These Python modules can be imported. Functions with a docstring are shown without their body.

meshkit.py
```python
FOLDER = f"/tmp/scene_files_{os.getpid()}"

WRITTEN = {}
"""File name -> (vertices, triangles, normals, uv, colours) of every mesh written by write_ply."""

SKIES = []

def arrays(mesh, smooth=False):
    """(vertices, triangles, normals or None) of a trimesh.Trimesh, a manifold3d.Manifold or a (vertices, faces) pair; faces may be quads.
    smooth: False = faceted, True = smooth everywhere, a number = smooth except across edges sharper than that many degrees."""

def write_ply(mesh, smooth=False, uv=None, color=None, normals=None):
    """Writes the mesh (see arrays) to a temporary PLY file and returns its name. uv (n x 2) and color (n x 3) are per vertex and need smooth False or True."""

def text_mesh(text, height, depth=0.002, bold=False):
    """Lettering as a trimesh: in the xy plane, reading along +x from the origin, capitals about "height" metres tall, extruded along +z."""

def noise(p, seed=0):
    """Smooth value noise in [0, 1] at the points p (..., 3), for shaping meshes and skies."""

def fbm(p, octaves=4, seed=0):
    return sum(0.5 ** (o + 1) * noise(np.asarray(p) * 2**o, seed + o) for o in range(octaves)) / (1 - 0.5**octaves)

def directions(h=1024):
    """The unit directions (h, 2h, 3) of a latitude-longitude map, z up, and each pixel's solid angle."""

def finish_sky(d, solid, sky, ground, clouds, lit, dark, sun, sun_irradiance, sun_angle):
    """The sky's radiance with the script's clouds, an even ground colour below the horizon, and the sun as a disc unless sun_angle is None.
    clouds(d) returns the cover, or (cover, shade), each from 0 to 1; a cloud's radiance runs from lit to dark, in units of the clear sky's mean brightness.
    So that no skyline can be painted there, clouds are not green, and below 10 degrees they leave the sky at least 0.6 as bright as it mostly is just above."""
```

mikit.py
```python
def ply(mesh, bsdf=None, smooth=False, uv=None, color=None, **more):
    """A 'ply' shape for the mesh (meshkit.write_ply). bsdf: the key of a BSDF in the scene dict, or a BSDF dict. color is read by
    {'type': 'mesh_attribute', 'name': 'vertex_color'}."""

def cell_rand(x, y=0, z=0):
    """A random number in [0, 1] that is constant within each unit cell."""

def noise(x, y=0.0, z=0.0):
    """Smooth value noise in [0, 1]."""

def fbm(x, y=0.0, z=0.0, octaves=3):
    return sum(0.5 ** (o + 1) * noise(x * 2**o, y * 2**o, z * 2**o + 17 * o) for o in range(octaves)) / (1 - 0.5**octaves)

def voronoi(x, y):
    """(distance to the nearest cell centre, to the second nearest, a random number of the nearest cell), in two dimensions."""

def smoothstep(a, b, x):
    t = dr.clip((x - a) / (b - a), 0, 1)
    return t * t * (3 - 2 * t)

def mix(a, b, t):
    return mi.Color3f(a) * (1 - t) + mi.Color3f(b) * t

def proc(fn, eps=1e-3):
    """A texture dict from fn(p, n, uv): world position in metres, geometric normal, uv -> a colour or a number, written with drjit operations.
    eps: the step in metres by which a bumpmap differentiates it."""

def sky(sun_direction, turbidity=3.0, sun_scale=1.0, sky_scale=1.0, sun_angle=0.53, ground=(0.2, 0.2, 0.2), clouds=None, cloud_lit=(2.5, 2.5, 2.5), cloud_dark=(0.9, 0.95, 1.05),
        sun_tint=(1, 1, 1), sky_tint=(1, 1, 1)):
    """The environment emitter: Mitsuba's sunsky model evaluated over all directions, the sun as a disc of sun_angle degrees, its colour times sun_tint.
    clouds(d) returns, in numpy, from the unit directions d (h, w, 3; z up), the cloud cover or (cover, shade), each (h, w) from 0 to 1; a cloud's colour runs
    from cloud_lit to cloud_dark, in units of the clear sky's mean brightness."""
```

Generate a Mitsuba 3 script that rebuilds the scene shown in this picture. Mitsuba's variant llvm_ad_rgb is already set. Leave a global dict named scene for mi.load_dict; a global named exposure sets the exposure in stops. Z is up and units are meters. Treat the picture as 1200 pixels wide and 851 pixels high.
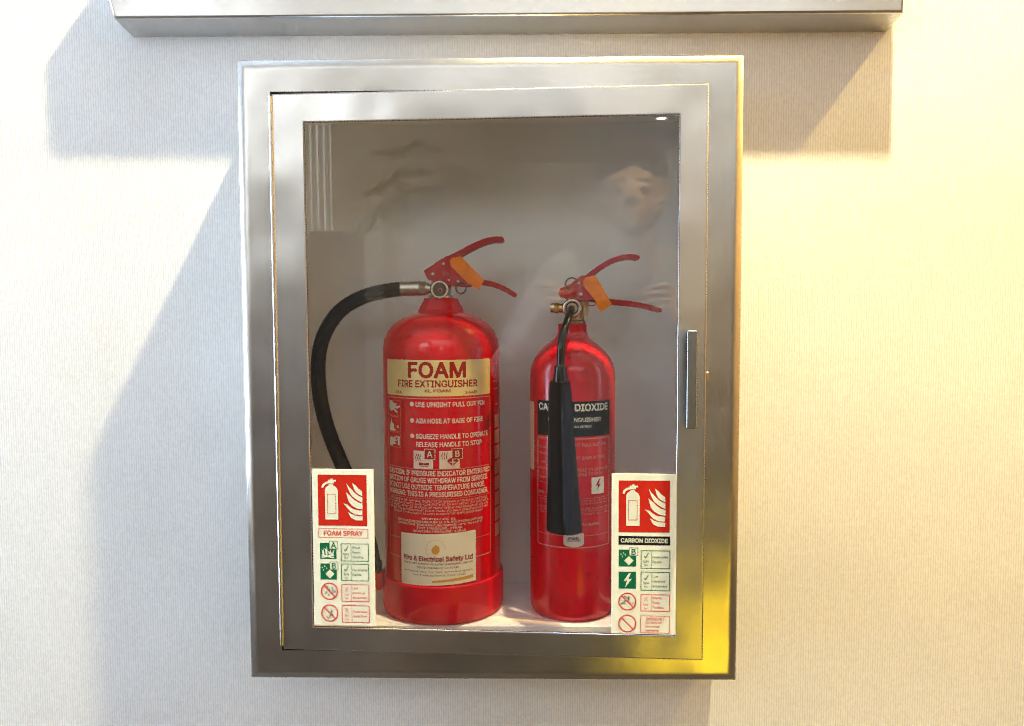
import math, numpy as np, trimesh, mitsuba as mi, drjit as dr, mikit, meshkit
import manifold3d as m3
from shapely.geometry import Polygon, LineString, Point, box
from shapely import affinity, union_all
from mikit import proc, noise, fbm, smoothstep, mix, ply, voronoi

scene, labels = {}, {}
T = mi.ScalarTransform4f
PI = math.pi

# ---------------------------------------------------------------- camera, exposure, lamps
CAM = np.array([0.0463, -1.0812, 0.4618])
TILT, YAW, ROLL = -0.0581, -0.0196, -0.0037
fw = np.array([math.sin(YAW) * math.cos(TILT), math.cos(YAW) * math.cos(TILT), math.sin(TILT)])
rt = np.array([math.cos(YAW), -math.sin(YAW), 0])
up = np.cross(rt, fw)
up = math.cos(ROLL) * up - math.sin(ROLL) * rt
scene['camera'] = {'type': 'perspective', 'fov': math.degrees(2 * math.atan(600 / 900)), 'fov_axis': 'x',
                   'near_clip': 0.01, 'far_clip': 100.0,
                   'to_world': T().look_at(origin=CAM.tolist(), target=(CAM + fw).tolist(), up=up.tolist())}
exposure = 0.0
CEIL, FLOOR = 2.25, -1.1
# downlights in the ceiling: x, y, radius, radiance
DOWNLIGHTS = [
    (0.444, -0.435, 0.030, (13000, 11200, 6500)),
    (1.50, -0.435, 0.034, (5500, 3650, 850)),  # out of view, gives the right of the wall its warm light
    (0.645, -6.30, 0.045, (700, 640, 560)),
]
UNSEEN_SIDE_WINDOW = (9.3, 12.6, 17.2)  # out of view, placed to light the left of the wall coolly
BACK_WINDOW = (1.3, 1.4, 1.5)
UNSEEN_TRANSOM = (4.6, 4.9, 5.2)  # out of view, placed to whiten the upper left steel
UNSEEN_FRONT_PANEL = (2.2, 2.25, 2.25)  # unseen ceiling panel, mirrored white in the steel box
UNSEEN_REAR_PANEL = (0.78, 0.86, 0.92)  # unseen dimmer ceiling panel, mirrored in the top rail
UNSEEN_LAMP_SHADE = (6.4, 4.15, 0.03)  # unseen lamp, placed for the yellow glow in the lower right steel

# ---------------------------------------------------------------- helpers
used = {}
def key_for(k):
    n = used.get(k, 0); used[k] = n + 1
    return k if n == 0 else f'{k}_{n:03d}'
def obj(name, mesh, mat, parent=None, smooth=False, **more):
    k = key_for(f'{parent}__{name}' if parent else name)
    scene[k] = ply(mesh, mat, smooth=smooth, **more)
    return k
def struct(name, mesh, mat, smooth=False, **more):
    k = obj(name, mesh, mat, None, smooth, **more)
    labels[k] = {'kind': 'structure'}
    return k
def thing(name, label, cat, group=None):
    k = key_for(name)
    labels[k] = {'label': label, 'category': cat}
    if group: labels[k]['group'] = group
    return k
cat = trimesh.util.concatenate
def bx(x0, x1, y0, y1, z0, z1):
    return trimesh.creation.box(bounds=[[x0, y0, z0], [x1, y1, z1]])
def rbx(x0, x1, y0, y1, z0, z1, r=0.002, n=8):
    """box with rounded edges"""
    s = m3.Manifold.sphere(r, n)
    return m3.Manifold.batch_hull([s.translate([x, y, z]) for x in (x0 + r, x1 - r) for y in (y0 + r, y1 - r) for z in (z0 + r, z1 - r)])
def tm(m):
    q = m.to_mesh()
    return trimesh.Trimesh(q.vert_properties[:, :3], q.tri_verts, process=False)
def lathe(prof, cx, cy, n=96):
    p = np.array(prof, float); a = np.arange(n) * 2 * PI / n
    v = np.stack([cx + p[:, None, 0] * np.sin(a), cy - p[:, None, 0] * np.cos(a), np.repeat(p[:, 1:2], n, 1)], -1).reshape(-1, 3)
    f = []
    for i in range(len(p) - 1):
        for j in range(n):
            q, r = i * n + j, i * n + (j + 1) % n
            f += [[q, r, r + n], [q, r + n, q + n]]
    m = trimesh.Trimesh(v, f, process=False); m.merge_vertices(); m.update_faces(m.nondegenerate_faces()); m.fix_normals()
    return m
def spline(pts, n):
    from scipy.interpolate import CubicSpline
    p = np.array(pts, float); t = np.r_[0, np.cumsum(np.linalg.norm(np.diff(p, axis=0), axis=1))]
    return CubicSpline(t, p)(np.linspace(0, t[-1], n))
def tube(pts, rad, n=20, closed=False):
    p = np.array(pts, float); k = len(p); rad = np.broadcast_to(rad, (k,))
    t = np.roll(p, -1, 0) - np.roll(p, 1, 0) if closed else np.gradient(p, axis=0)
    t /= np.linalg.norm(t, axis=1, keepdims=True)
    u = np.cross(t[0], [0.3, 0.9, 0.2]); u /= np.linalg.norm(u)
    rings = []
    for i in range(k):
        u = u - t[i] * (u @ t[i]); u /= np.linalg.norm(u); w = np.cross(t[i], u)
        a = np.arange(n) * 2 * PI / n
        rings.append(p[i] + rad[i] * (np.cos(a)[:, None] * u + np.sin(a)[:, None] * w))
    v = np.vstack(rings); f = []
    for i in range(k if closed else k - 1):
        i2 = (i + 1) % k
        for j in range(n):
            j2 = (j + 1) % n
            f += [[i * n + j, i * n + j2, i2 * n + j2], [i * n + j, i2 * n + j2, i2 * n + j]]
    if not closed:
        v = np.vstack([v, p[0], p[-1]]); a, b = len(v) - 2, len(v) - 1
        for j in range(n):
            f += [[a, (j + 1) % n, j], [b, (k - 1) * n + j, (k - 1) * n + (j + 1) % n]]
    m = trimesh.Trimesh(v, f, process=False); m.fix_normals()
    return m
def cyl(p0, p1, r0, r1=None, n=32):
    p0, p1 = np.array(p0, float), np.array(p1, float)
    return tube([p0, p0 + (p1 - p0) * 0.5, p1], [r0, (r0 + (r1 or r0)) / 2, r1 or r0], n)
def plate(poly, y0, y1, bev=0.0):
    """polygon in x-z extruded along y from y0 to y1 (y0 < y1), with a small bevel"""
    polys = getattr(poly, 'geoms', [poly]); out = []
    for g in polys:
        if bev and not g.interiors:
            inner = g.buffer(-bev, join_style=2)
            if inner.geom_type == 'Polygon' and not inner.is_empty:
                m = cat([trimesh.creation.extrude_polygon(g, y1 - y0 - 2 * bev, engine='earcut')])
                v = m.vertices.copy(); m.vertices = np.stack([v[:, 0], y0 + bev + v[:, 2], v[:, 1]], -1)
                c = cat([trimesh.creation.extrude_polygon(inner, y1 - y0, engine='earcut')])
                v = c.vertices.copy(); c.vertices = np.stack([v[:, 0], y0 + v[:, 2], v[:, 1]], -1)
                m.fix_normals(); c.fix_normals(); out += [m, c]; continue
        m = trimesh.creation.extrude_polygon(g, y1 - y0, engine='earcut')
        v = m.vertices.copy(); m.vertices = np.stack([v[:, 0], y0 + v[:, 2], v[:, 1]], -1); m.fix_normals(); out.append(m)
    return cat(out)
def lever(pts, th, y0, y1, n=24, taper=1.0):
    """bent strip: the centre line lies in x-z, th thick, y0..y1 wide, rounded end"""
    p = spline(pts, n); w = th / 2 * np.linspace(1, taper, n)
    return plate(union_all([LineString(p[i:i + 2]).buffer(w[i]) for i in range(n - 1)]).simplify(0.0002), y0, y1, 0.0012)

# ---- flat print: (vertices 2-D, faces), laid on a surface
def tri(poly):
    out = []
    for g in getattr(poly, 'geoms', [poly]):
        if g.geom_type == 'Polygon' and g.area > 1e-10:
            v, f = trimesh.creation.triangulate_polygon(g, engine='earcut'); out.append((np.array(v)[:, :2], np.array(f)))
    return out
_txt = {}
def text(s, x, y, h, w=None, align='c', bold=True, maxw=None, fat=0):
    """lettering as flat triangles; x, y: baseline anchor; h: capital height; w: exact width"""
    if (s, bold) not in _txt:
        m = meshkit.text_mesh(s, 1.0, 0.01, bold)
        top = m.face_normals[:, 2] > 0.5
        f = m.faces[top]; idx, inv = np.unique(f, return_inverse=True)
        _txt[s, bold] = (np.array(m.vertices)[idx][:, :2], inv.reshape(-1, 3))
    v, f = _txt[s, bold]; v = v.copy()
    x0, x1 = v[:, 0].min(), v[:, 0].max(); nat = (x1 - x0) * h
    w = w or (min(nat, maxw) if maxw else nat)
    vx = (v[:, 0] - x0) / (x1 - x0) * w
    vx += x - {'c': w / 2, 'l': 0, 'r': w}[align]
    p = np.stack([vx, y + v[:, 1] * h], -1)
    if fat: return tri(union_all([Polygon(p[q_]) for q_ in f]).buffer(fat, join_style=2).simplify(fat * 0.1))
    return [(p, f)]
def outline(x0, y0, x1, y1, t, r=0):
    t = t * 1.15
    a = box(x0, y0, x1, y1)
    if r: a = box(x0 + r, y0 + r, x1 - r, y1 - r).buffer(r)
    return a.difference(a.buffer(-t, join_style=2))
def flatmesh(pieces, place, edge=None):
    vs, fs, n = [], [], 0
    for v, f in pieces:
        v3 = np.column_stack([v, np.zeros(len(v))])
        if edge: v3, f = trimesh.remesh.subdivide_to_size(v3, f, edge, max_iter=12)
        vs.append(v3[:, :2]); fs.append(f + n); n += len(v3)
    v = np.vstack(vs)
    return trimesh.Trimesh(place(v), np.vstack(fs), process=False)
def on_cyl(cx, cy, R):
    return lambda v: np.stack([cx + R * np.sin(v[:, 0] / R), cy - R * np.cos(v[:, 0] / R), v[:, 1]], -1)

# ---------------------------------------------------------------- materials
def rgb(*c): return {'type': 'rgb', 'value': list(c) if len(c) > 1 else [c[0]] * 3}
def two(b): return {'type': 'twosided', 'b': b}
def matte(*c): return two({'type': 'diffuse', 'reflectance': rgb(*c)})
def gloss(c, rough=0.3, spec=0.5, **k): return two({'type': 'principled', 'base_color': rgb(*c), 'roughness': rough, 'specular': spec, **k})
def mat(name, b): scene[name] = b; return name

def wall_height(p, n, uv):
    rib = dr.sin((p.x + 0.0006 * fbm(p.x * 60, p.z * 40, 3.0)) * (2 * PI / 0.0034))
    weave = noise(p.x * 700, p.z * 420, 1.7) - 0.5
    return rib * 0.42 + weave * 0.9 + (fbm(p.x * 9, p.z * 7, 2.0) - 0.5) * 1.0
def wall_color(p, n, uv):
    rib = 0.5 + 0.5 * dr.sin((p.x + 0.0006 * fbm(p.x * 60, p.z * 40, 3.0)) * (2 * PI / 0.0034))
    th = noise(p.x * 520, p.z * 260, 4.0)
    blot = fbm(p.x * 6, p.z * 5, 9.0)
    return mix((0.53, 0.525, 0.505), (0.84, 0.835, 0.815), dr.clip(0.27 + 0.44 * rib + 0.3 * (th - 0.5) + 0.3 * (blot - 0.5) + 0.13, 0, 1))
mat('wallpaper', two({'type': 'bumpmap', 'arbitrary': proc(wall_height, 2e-4), 'scale': 0.00022, 'b': {'type': 'diffuse', 'reflectance': proc(wall_color)}}))

def steel_wave(p, n, uv):
    return (fbm(p.x * 7 + 3, p.z * 7, p.y * 7) - 0.5) * 1.0 + (noise(p.x * 26, p.z * 19, 5.0) - 0.5) * 0.10
def steel_rough(p, n, uv):
    return 0.062 + 0.05 * fbm(p.x * 11, p.z * 11, 4.0)
def steel_tint(p, n, uv):
    b = fbm(p.x * 8 + 9, p.z * 8, 2.0)
    return mix((0.53, 0.525, 0.51), (0.65, 0.65, 0.64), dr.clip(0.45 + 0.7 * (b - 0.5), 0, 1))
def steel(wave=0.006):
    return two({'type': 'bumpmap', 'arbitrary': proc(steel_wave, 2e-3), 'scale': wave,
                'b': {'type': 'roughconductor', 'material': 'none', 'alpha': proc(steel_rough), 'specular_reflectance': proc(steel_tint), 'distribution': 'ggx'}})
mat('brushed_steel', steel())
mat('bright_steel', two({'type': 'roughconductor', 'material': 'none', 'alpha': 0.12, 'specular_reflectance': rgb(0.68, 0.67, 0.64)}))
mat('nickel', two({'type': 'roughconductor', 'material': 'none', 'alpha': 0.17, 'specular_reflectance': rgb(0.62, 0.57, 0.5)}))
mat('brass', two({'type': 'roughconductor', 'material': 'none', 'alpha': 0.2, 'specular_reflectance': rgb(0.68, 0.49, 0.24)}))
mat('aged_brass', two({'type': 'roughconductor', 'material': 'none', 'alpha': 0.25, 'specular_reflectance': rgb(0.50, 0.40, 0.28)}))
def liner_color(p, n, uv):
    return mix((0.73, 0.775, 0.765), (0.83, 0.875, 0.865), dr.clip(fbm(p.x * 5, p.z * 6, p.y * 5) * 1.3 - 0.15 + 0.08 * (noise(p.x * 20, p.z * 300, 1.0) - 0.5), 0, 1))
mat('liner_steel', two({'type': 'principled', 'base_color': proc(liner_color), 'roughness': 0.35, 'metallic': 0.15, 'specular': 0.5}))
def shelf_color(p, n, uv):
    d = fbm(p.x * 30, p.y * 30, 3.0)
    return mix((0.80, 0.81, 0.80), (0.90, 0.91, 0.90), d)
mat('liner_floor', two({'type': 'principled', 'base_color': proc(shelf_color), 'roughness': 0.25, 'specular': 0.6}))
def red_color(p, n, uv):
    d = fbm(p.x * 22, p.z * 22, p.y * 22); sp = smoothstep(0.74, 0.82, noise(p.x * 180, p.z * 130, p.y * 180))
    return mix(mix((0.48, 0.0015, 0.008), (0.57, 0.003, 0.011), d), (0.22, 0.01, 0.01), sp * 0.25)
def paint_rough(p, n, uv):
    return 0.09 + 0.16 * smoothstep(0.45, 0.8, fbm(p.x * 26, p.z * 18, p.y * 26)) + 0.05 * noise(p.x * 300, p.z * 90, p.y * 300)
mat('red_paint', two({'type': 'principled', 'base_color': proc(red_color), 'roughness': proc(paint_rough), 'specular': 0.42, 'clearcoat': 0.25, 'clearcoat_gloss': 0.93}))
def skirt_color(p, n, uv):
    return mix((0.50, 0.003, 0.014), (0.58, 0.006, 0.020), fbm(p.x * 30, p.z * 60, p.y * 30))
mat('red_plastic', two({'type': 'principled', 'base_color': proc(skirt_color), 'roughness': 0.36, 'specular': 0.35}))
def lever_color(p, n, uv):
    w = smoothstep(0.55, 0.8, fbm(p.x * 90, p.z * 90, p.y * 60))
    return mix((0.40, 0.018, 0.022), (0.42, 0.09, 0.08), w)
mat('red_lever', two({'type': 'principled', 'base_color': proc(lever_color), 'roughness': 0.38, 'specular': 0.5}))
def rubber_color(p, n, uv):
    return mix((0.008, 0.009, 0.008), (0.024, 0.026, 0.022), fbm(p.x * 60, p.z * 60, p.y * 60))
mat('black_rubber', two({'type': 'principled', 'base_color': proc(rubber_color), 'roughness': 0.6, 'specular': 0.2}))
mat('black_plastic', gloss((0.012, 0.010, 0.008), 0.5, 0.05))
mat('black_gloss', gloss((0.009, 0.0095, 0.009), 0.2, 0.5))
def tag_color(p, n, uv):
    return mix((0.70, 0.17, 0.006), (0.86, 0.26, 0.012), fbm(p.x * 120, p.z * 120, 2.0))
mat('orange_plastic', two({'type': 'principled', 'base_color': proc(tag_color), 'roughness': 0.4, 'specular': 0.5}))
def glow_color(p, n, uv):
    return mix((0.80, 0.84, 0.68), (0.85, 0.88, 0.74), fbm(p.x * 25, p.z * 25, 1.0))
mat('sign_board', two({'type': 'principled', 'base_color': proc(glow_color), 'roughness': 0.45, 'specular': 0.4}))
mat('print_red', matte(0.56, 0.028, 0.016)); mat('print_green', matte(0.010, 0.14, 0.065)); mat('print_black', matte(0.015, 0.015, 0.015))
mat('print_cream', matte(0.78, 0.82, 0.65)); mat('print_orange', matte(0.62, 0.10, 0.045))
def gold_color(p, n, uv):
    return mix((0.60, 0.47, 0.20), (0.70, 0.58, 0.28), fbm(p.x * 40, p.z * 40, 1.0))
mat('label_gold', two({'type': 'principled', 'base_color': proc(gold_color), 'roughness': 0.3, 'specular': 0.5}))
def ink_color(p, n, uv):
    return mix((0.56, 0.43, 0.38), (0.70, 0.60, 0.53), fbm(p.x * 70, p.z * 70, 1.0))
mat('label_white', two({'type': 'diffuse', 'reflectance': proc(ink_color)}))
mat('label_pink', matte(0.50, 0.22, 0.19)); mat('label_red', matte(0.30, 0.018, 0.014)); mat('label_black', matte(0.008, 0.008, 0.008))
mat('label_silver', matte(0.62, 0.60, 0.56)); mat('label_deep_red', matte(0.33, 0.006, 0.010))
mat('paper', matte(0.74, 0.69, 0.58)); mat('paper_ink', matte(0.16, 0.09, 0.07)); mat('paper_maroon', matte(0.28, 0.05, 0.05)); mat('paper_gold', matte(0.55, 0.30, 0.06)); mat('paper_grey', matte(0.5, 0.46, 0.40))
mat('cream_strip', matte(0.62, 0.52, 0.42)); mat('badge_grey', matte(0.50, 0.42, 0.42))
mat('gauge_brown', gloss((0.10, 0.085, 0.055), 0.35)); mat('ring_brown', gloss((0.10, 0.06, 0.045), 0.4)); mat('handle_steel', two({'type': 'roughconductor', 'material': 'none', 'alpha': 0.2, 'specular_reflectance': rgb(0.31, 0.33, 0.32)}))
mat('glass', {'type': 'thindielectric', 'int_ior': 1.52})

# ---------------------------------------------------------------- wall with the opening the cabinet is let into
HOLE = box(-0.303, 0.0, 0.303, 0.775)
wp = box(-2.4, FLOOR, 3.2, CEIL).difference(HOLE)
v, f = trimesh.creation.triangulate_polygon(wp, engine='earcut')
struct('wall', trimesh.Trimesh(np.stack([v[:, 0], v[:, 0] * 0, v[:, 1]], -1), f, process=False), 'wallpaper')

# ---------------------------------------------------------------- the cabinet
cab = thing('fire_extinguisher_cabinet', 'brushed stainless steel wall cabinet with a glass door standing slightly ajar, two red extinguishers inside', 'cabinet')
W2, H0, H, FY = 0.3138, -0.0040, 0.7832, -0.12
OPEN = (-0.2705, 0.2665, 0.0355, 0.7425)
def rect_loop(x0, x1, z0, z1, y): return [[x0, y, z0], [x1, y, z0], [x1, y, z1], [x0, y, z1]]
def loops_mesh(loops, sub=1):
    v = np.array(loops, float).reshape(-1, 3); f = []
    for i in range(len(loops) - 1):
        for j in range(4):
            a, b = i * 4 + j, i * 4 + (j + 1) % 4
            f += [[a, b, b + 4], [a, b + 4, a + 4]]
    return trimesh.Trimesh(v, f, process=False)
R = 0.011
loops = [rect_loop(-W2, W2, H0, H, 0.0)]
CH, q_ = 0.0115, 0.0035
edge = [(q_ * 0.0, CH + 0.4 * q_), (0.02 * CH, CH), (0.10 * CH, CH * 0.84), (0.22 * CH, CH * 0.68), (0.5 * CH, CH * 0.36), (0.72 * CH, CH * 0.16), (0.88 * CH, CH * 0.05), (1.05 * CH, 0.0008 * 0.3), (1.25 * CH, 0.0)]
for d, dy in [(d_, dy_ * 0.62) for d_, dy_ in edge]: loops.append(rect_loop(-W2 + d, W2 - d, H0 + d, H - d, FY + dy))
loops.append(rect_loop(OPEN[0], OPEN[1], OPEN[2], OPEN[3], FY))
loops.append(rect_loop(OPEN[0], OPEN[1], OPEN[2], OPEN[3], FY + 0.028))
obj('face_frame', loops_mesh(loops), 'brushed_steel', cab, smooth=42)
# liner: open box behind the frame (floor apart)
LX, LY0, LY1, LZ0, LZ1 = 0.298, FY + 0.029, 0.082, 0.056, 0.752
lin = [rect_loop(-LX, LX, LZ0 - 0.02, LZ1, LY0), rect_loop(-LX, LX, LZ0 - 0.02, LZ1, LY1)]
lm = loops_mesh(lin)
back = bx(-LX, LX, LY1, LY1 + 0.002, LZ0 - 0.02, LZ1)
lip = cat([bx(-LX, OPEN[0], LY0 - 0.002, LY0, LZ0 - 0.02, LZ1), bx(OPEN[1], LX, LY0 - 0.002, LY0, LZ0 - 0.02, LZ1), bx(OPEN[0], OPEN[1], LY0 - 0.002, LY0, OPEN[3], LZ1)])
obj('liner', cat([lm, back, lip]), 'liner_steel', cab)
obj('gap_shade_strip', bx(-0.2698, -0.2640, FY + 0.0255, FY + 0.0275, 0.038, 0.739), 'black_rubber', cab)  # dark strip standing in for the shade in the hinge gap
obj('shelf', tm(rbx(-LX + 0.001, LX - 0.001, LY0 + 0.004, LY1 - 0.001, LZ0 - 0.012, LZ0, 0.002)), 'liner_floor', cab, smooth=30)

# door, hinged on the left, ajar by about 2.9 degrees
DH, DA, DW, DZ0, DZ1 = np.array([-0.2682, -0.1225, 0.0]), 0.04985, 0.532, 0.0378, 0.7391
def door_place(m):
    """door coordinates (u to the right, y depth from the front face, z) -> world"""
    v = np.array(m.vertices); c, s = math.cos(DA), math.sin(DA)
    m = m.copy(); m.vertices = np.stack([DH[0] + v[:, 0] * c + v[:, 1] * s, DH[1] - v[:, 0] * s + v[:, 1] * c, v[:, 2]], -1)
    return m
door = cab + '__door'
GU0, GU1, GZ0, GZ1 = 0.0400, 0.4978, 0.0682, 0.7040
dl = []
r = 0.0022
dl.append(rect_loop(0, DW, DZ0, DZ1, 0.019))
for k in range(5):
    a = k / 4 * PI / 2; d = r - r * math.cos(a)
    dl.append(rect_loop(d, DW - d, DZ0 + d, DZ1 - d, r - r * math.sin(a)))
r2 = 0.0014
for k in range(5):
    a = k / 4 * PI / 2; d = r2 * math.cos(a)
    q = r2 - d
    dl.append(rect_loop(GU0 - r2 + q * 0 + r2 * math.sin(a), GU1 + r2 - r2 * math.sin(a), GZ0 - r2 + r2 * math.sin(a), GZ1 + r2 - r2 * math.sin(a), r2 - r2 * math.cos(a)))
dl.append(rect_loop(GU0, GU1, GZ0, GZ1, 0.004))
dl.append(rect_loop(GU0 - 0.02, GU1 + 0.02, GZ0 - 0.015, GZ1 + 0.02, 0.0042))
scene[key_for(door)] = ply(door_place(loops_mesh(dl)), 'brushed_steel', smooth=35)
pv = np.array([[GU0 - 0.012, 0.003, GZ0 - 0.012], [GU1 + 0.012, 0.003, GZ0 - 0.012], [GU1 + 0.012, 0.003, GZ1 + 0.012], [GU0 - 0.012, 0.003, GZ1 + 0.012]])
obj('glass_pane', door_place(trimesh.Trimesh(pv, [[0, 1, 2], [0, 2, 3]], process=False)), 'glass', door)
# bar handle: two posts, a flat bar between
hp = cat([tm(rbx(0.5080, 0.5150, -0.024, 0.0, zz - 0.006, zz + 0.006, 0.0015)) for zz in (0.436, 0.343)])
hb = tm(rbx(0.5042, 0.5162, -0.031, -0.021, 0.331, 0.447, 0.0016, 12))
obj('handle', door_place(cat([hp, hb])), 'handle_steel', door, smooth=30)
obj('catch', door_place(tm(rbx(0.5305, 0.5365, 0.004, 0.010, 0.386, 0.396, 0.001))), 'brass', door, smooth=30)
# piano hinge down the left edge
hinge = cab + '__hinge'
obj('hinge', cyl((-0.2695, -0.1205, 0.045), (-0.2695, -0.1205, 0.735), 0.0014), 'nickel', cab, smooth=40)
NK = 34
for k in range(NK):
    z0 = 0.043 + k * (0.694 / NK)
    obj('knuckle', cyl((-0.2695, -0.1215, z0 + 0.0006), (-0.2695, -0.1215, z0 + 0.694 / NK - 0.0006), 0.0029, n=12), 'bright_steel', hinge, smooth=40)

# ---------------------------------------------------------------- the long steel box above
up_box = thing('steel_box', 'wide shallow brushed steel box on the wall above the cabinet, cut off at the top', 'box')
bp = Polygon([(-0.499, 0.8600), (0.5365, 0.8560), (0.5365, 0.975), (-0.507, 0.975), (-0.507, 0.884)])
def bevel_prism(poly, y0, y1, b, n=5, drop=0.0):
    c = np.array(poly.exterior.coords)[:-1]; ls = [np.column_stack([c[:, 0], np.full(len(c), y1), c[:, 1] - drop * (c[:, 1] < 0.88)])]
    for k in range(n + 1):
        a = k / n * PI / 2; d = b - b * math.cos(a); q = np.array(poly.buffer(-d, join_style=2).exterior.coords)[:-1]
        i = np.argmin(np.linalg.norm(q - c[0], axis=1)); q = np.roll(q, -i, 0)
        if np.sign(np.cross(q[1] - q[0], q[2] - q[1])) != np.sign(np.cross(c[1] - c[0], c[2] - c[1])): q = np.roll(q[::-1], 1, 0)
        ls.append(np.column_stack([q[:, 0], np.full(len(q), y0 + b - b * math.sin(a)), q[:, 1]]))
    m = len(c); v = np.vstack(ls); f = []
    for i in range(len(ls) - 1):
        for j in range(m):
            a, b2 = i * m + j, i * m + (j + 1) % m
            f += [[a, b2, b2 + m], [a, b2 + m, a + m]]
    last = (len(ls) - 1) * m
    f += [[last, last + j, last + j + 1] for j in range(1, m - 1)] + [[0, j + 1, j] for j in range(1, m - 1)]
    t = trimesh.Trimesh(v, f, process=False); t.fix_normals(); return t
from shapely.geometry.polygon import orient
obj('housing', bevel_prism(orient(bp), -0.050, -0.0005, 0.004, drop=0.0065), 'brushed_steel', up_box, smooth=35)

# ---------------------------------------------------------------- foam extinguisher
FX, FYC, FR = -0.0733, -0.0100, 0.0813
foam = thing('foam_extinguisher', 'larger red extinguisher on the left with a cream FOAM label and long black hose', 'fire extinguisher')
prof = [(0.0, 0.062), (0.076, 0.062), (0.0805, 0.066), (FR, 0.072), (FR, 0.412)]
for (rr, zz) in [(0.0810, 0.420), (0.0790, 0.4325), (0.0742, 0.4445), (0.066, 0.4545), (0.054, 0.4625), (0.042, 0.4675), (0.031, 0.4705), (0.026, 0.4715), (0.0, 0.4718)]: prof.append((rr, zz))
obj('body', lathe(prof, FX, FYC, 128), 'red_paint', foam, smooth=40)
sk = [(0.0, 0.0562), (0.078, 0.0562), (0.0835, 0.059), (0.0850, 0.065), (0.0850, 0.1045), (0.0842, 0.1085), (0.0822, 0.1097), (0.0808, 0.1085)]
obj('base_skirt', lathe(sk, FX, FYC, 128), 'red_plastic', foam, smooth=40)
# hose clip moulded on the skirt, on the left
obj('hose_clip', tm(rbx(FX - 0.108, FX - 0.080, FYC - 0.040, FYC - 0.012, 0.088, 0.112, 0.005, 16)), 'red_plastic', foam, smooth=40)
def nut(cx, cy, z0, z1, r0, r1, n=8, ph=0.2):
    v = []
    for z, r_ in ((z0, r0), (z0 + 0.003, r0), (z1 - 0.0012, r1 + 0.0006), (z1, r1)):
        v += [[cx + r_ * math.sin(ph + 2 * PI * k / n), cy - r_ * math.cos(ph + 2 * PI * k / n), z] for k in range(n)]
    return trimesh.convex.convex_hull(np.array(v))
obj('collar', nut(FX, FYC, 0.4705, 0.490, 0.0318, 0.0232, 9, 0.1), 'red_plastic', foam)
VY = FYC - 0.004
valve = foam + '__valve'
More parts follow.
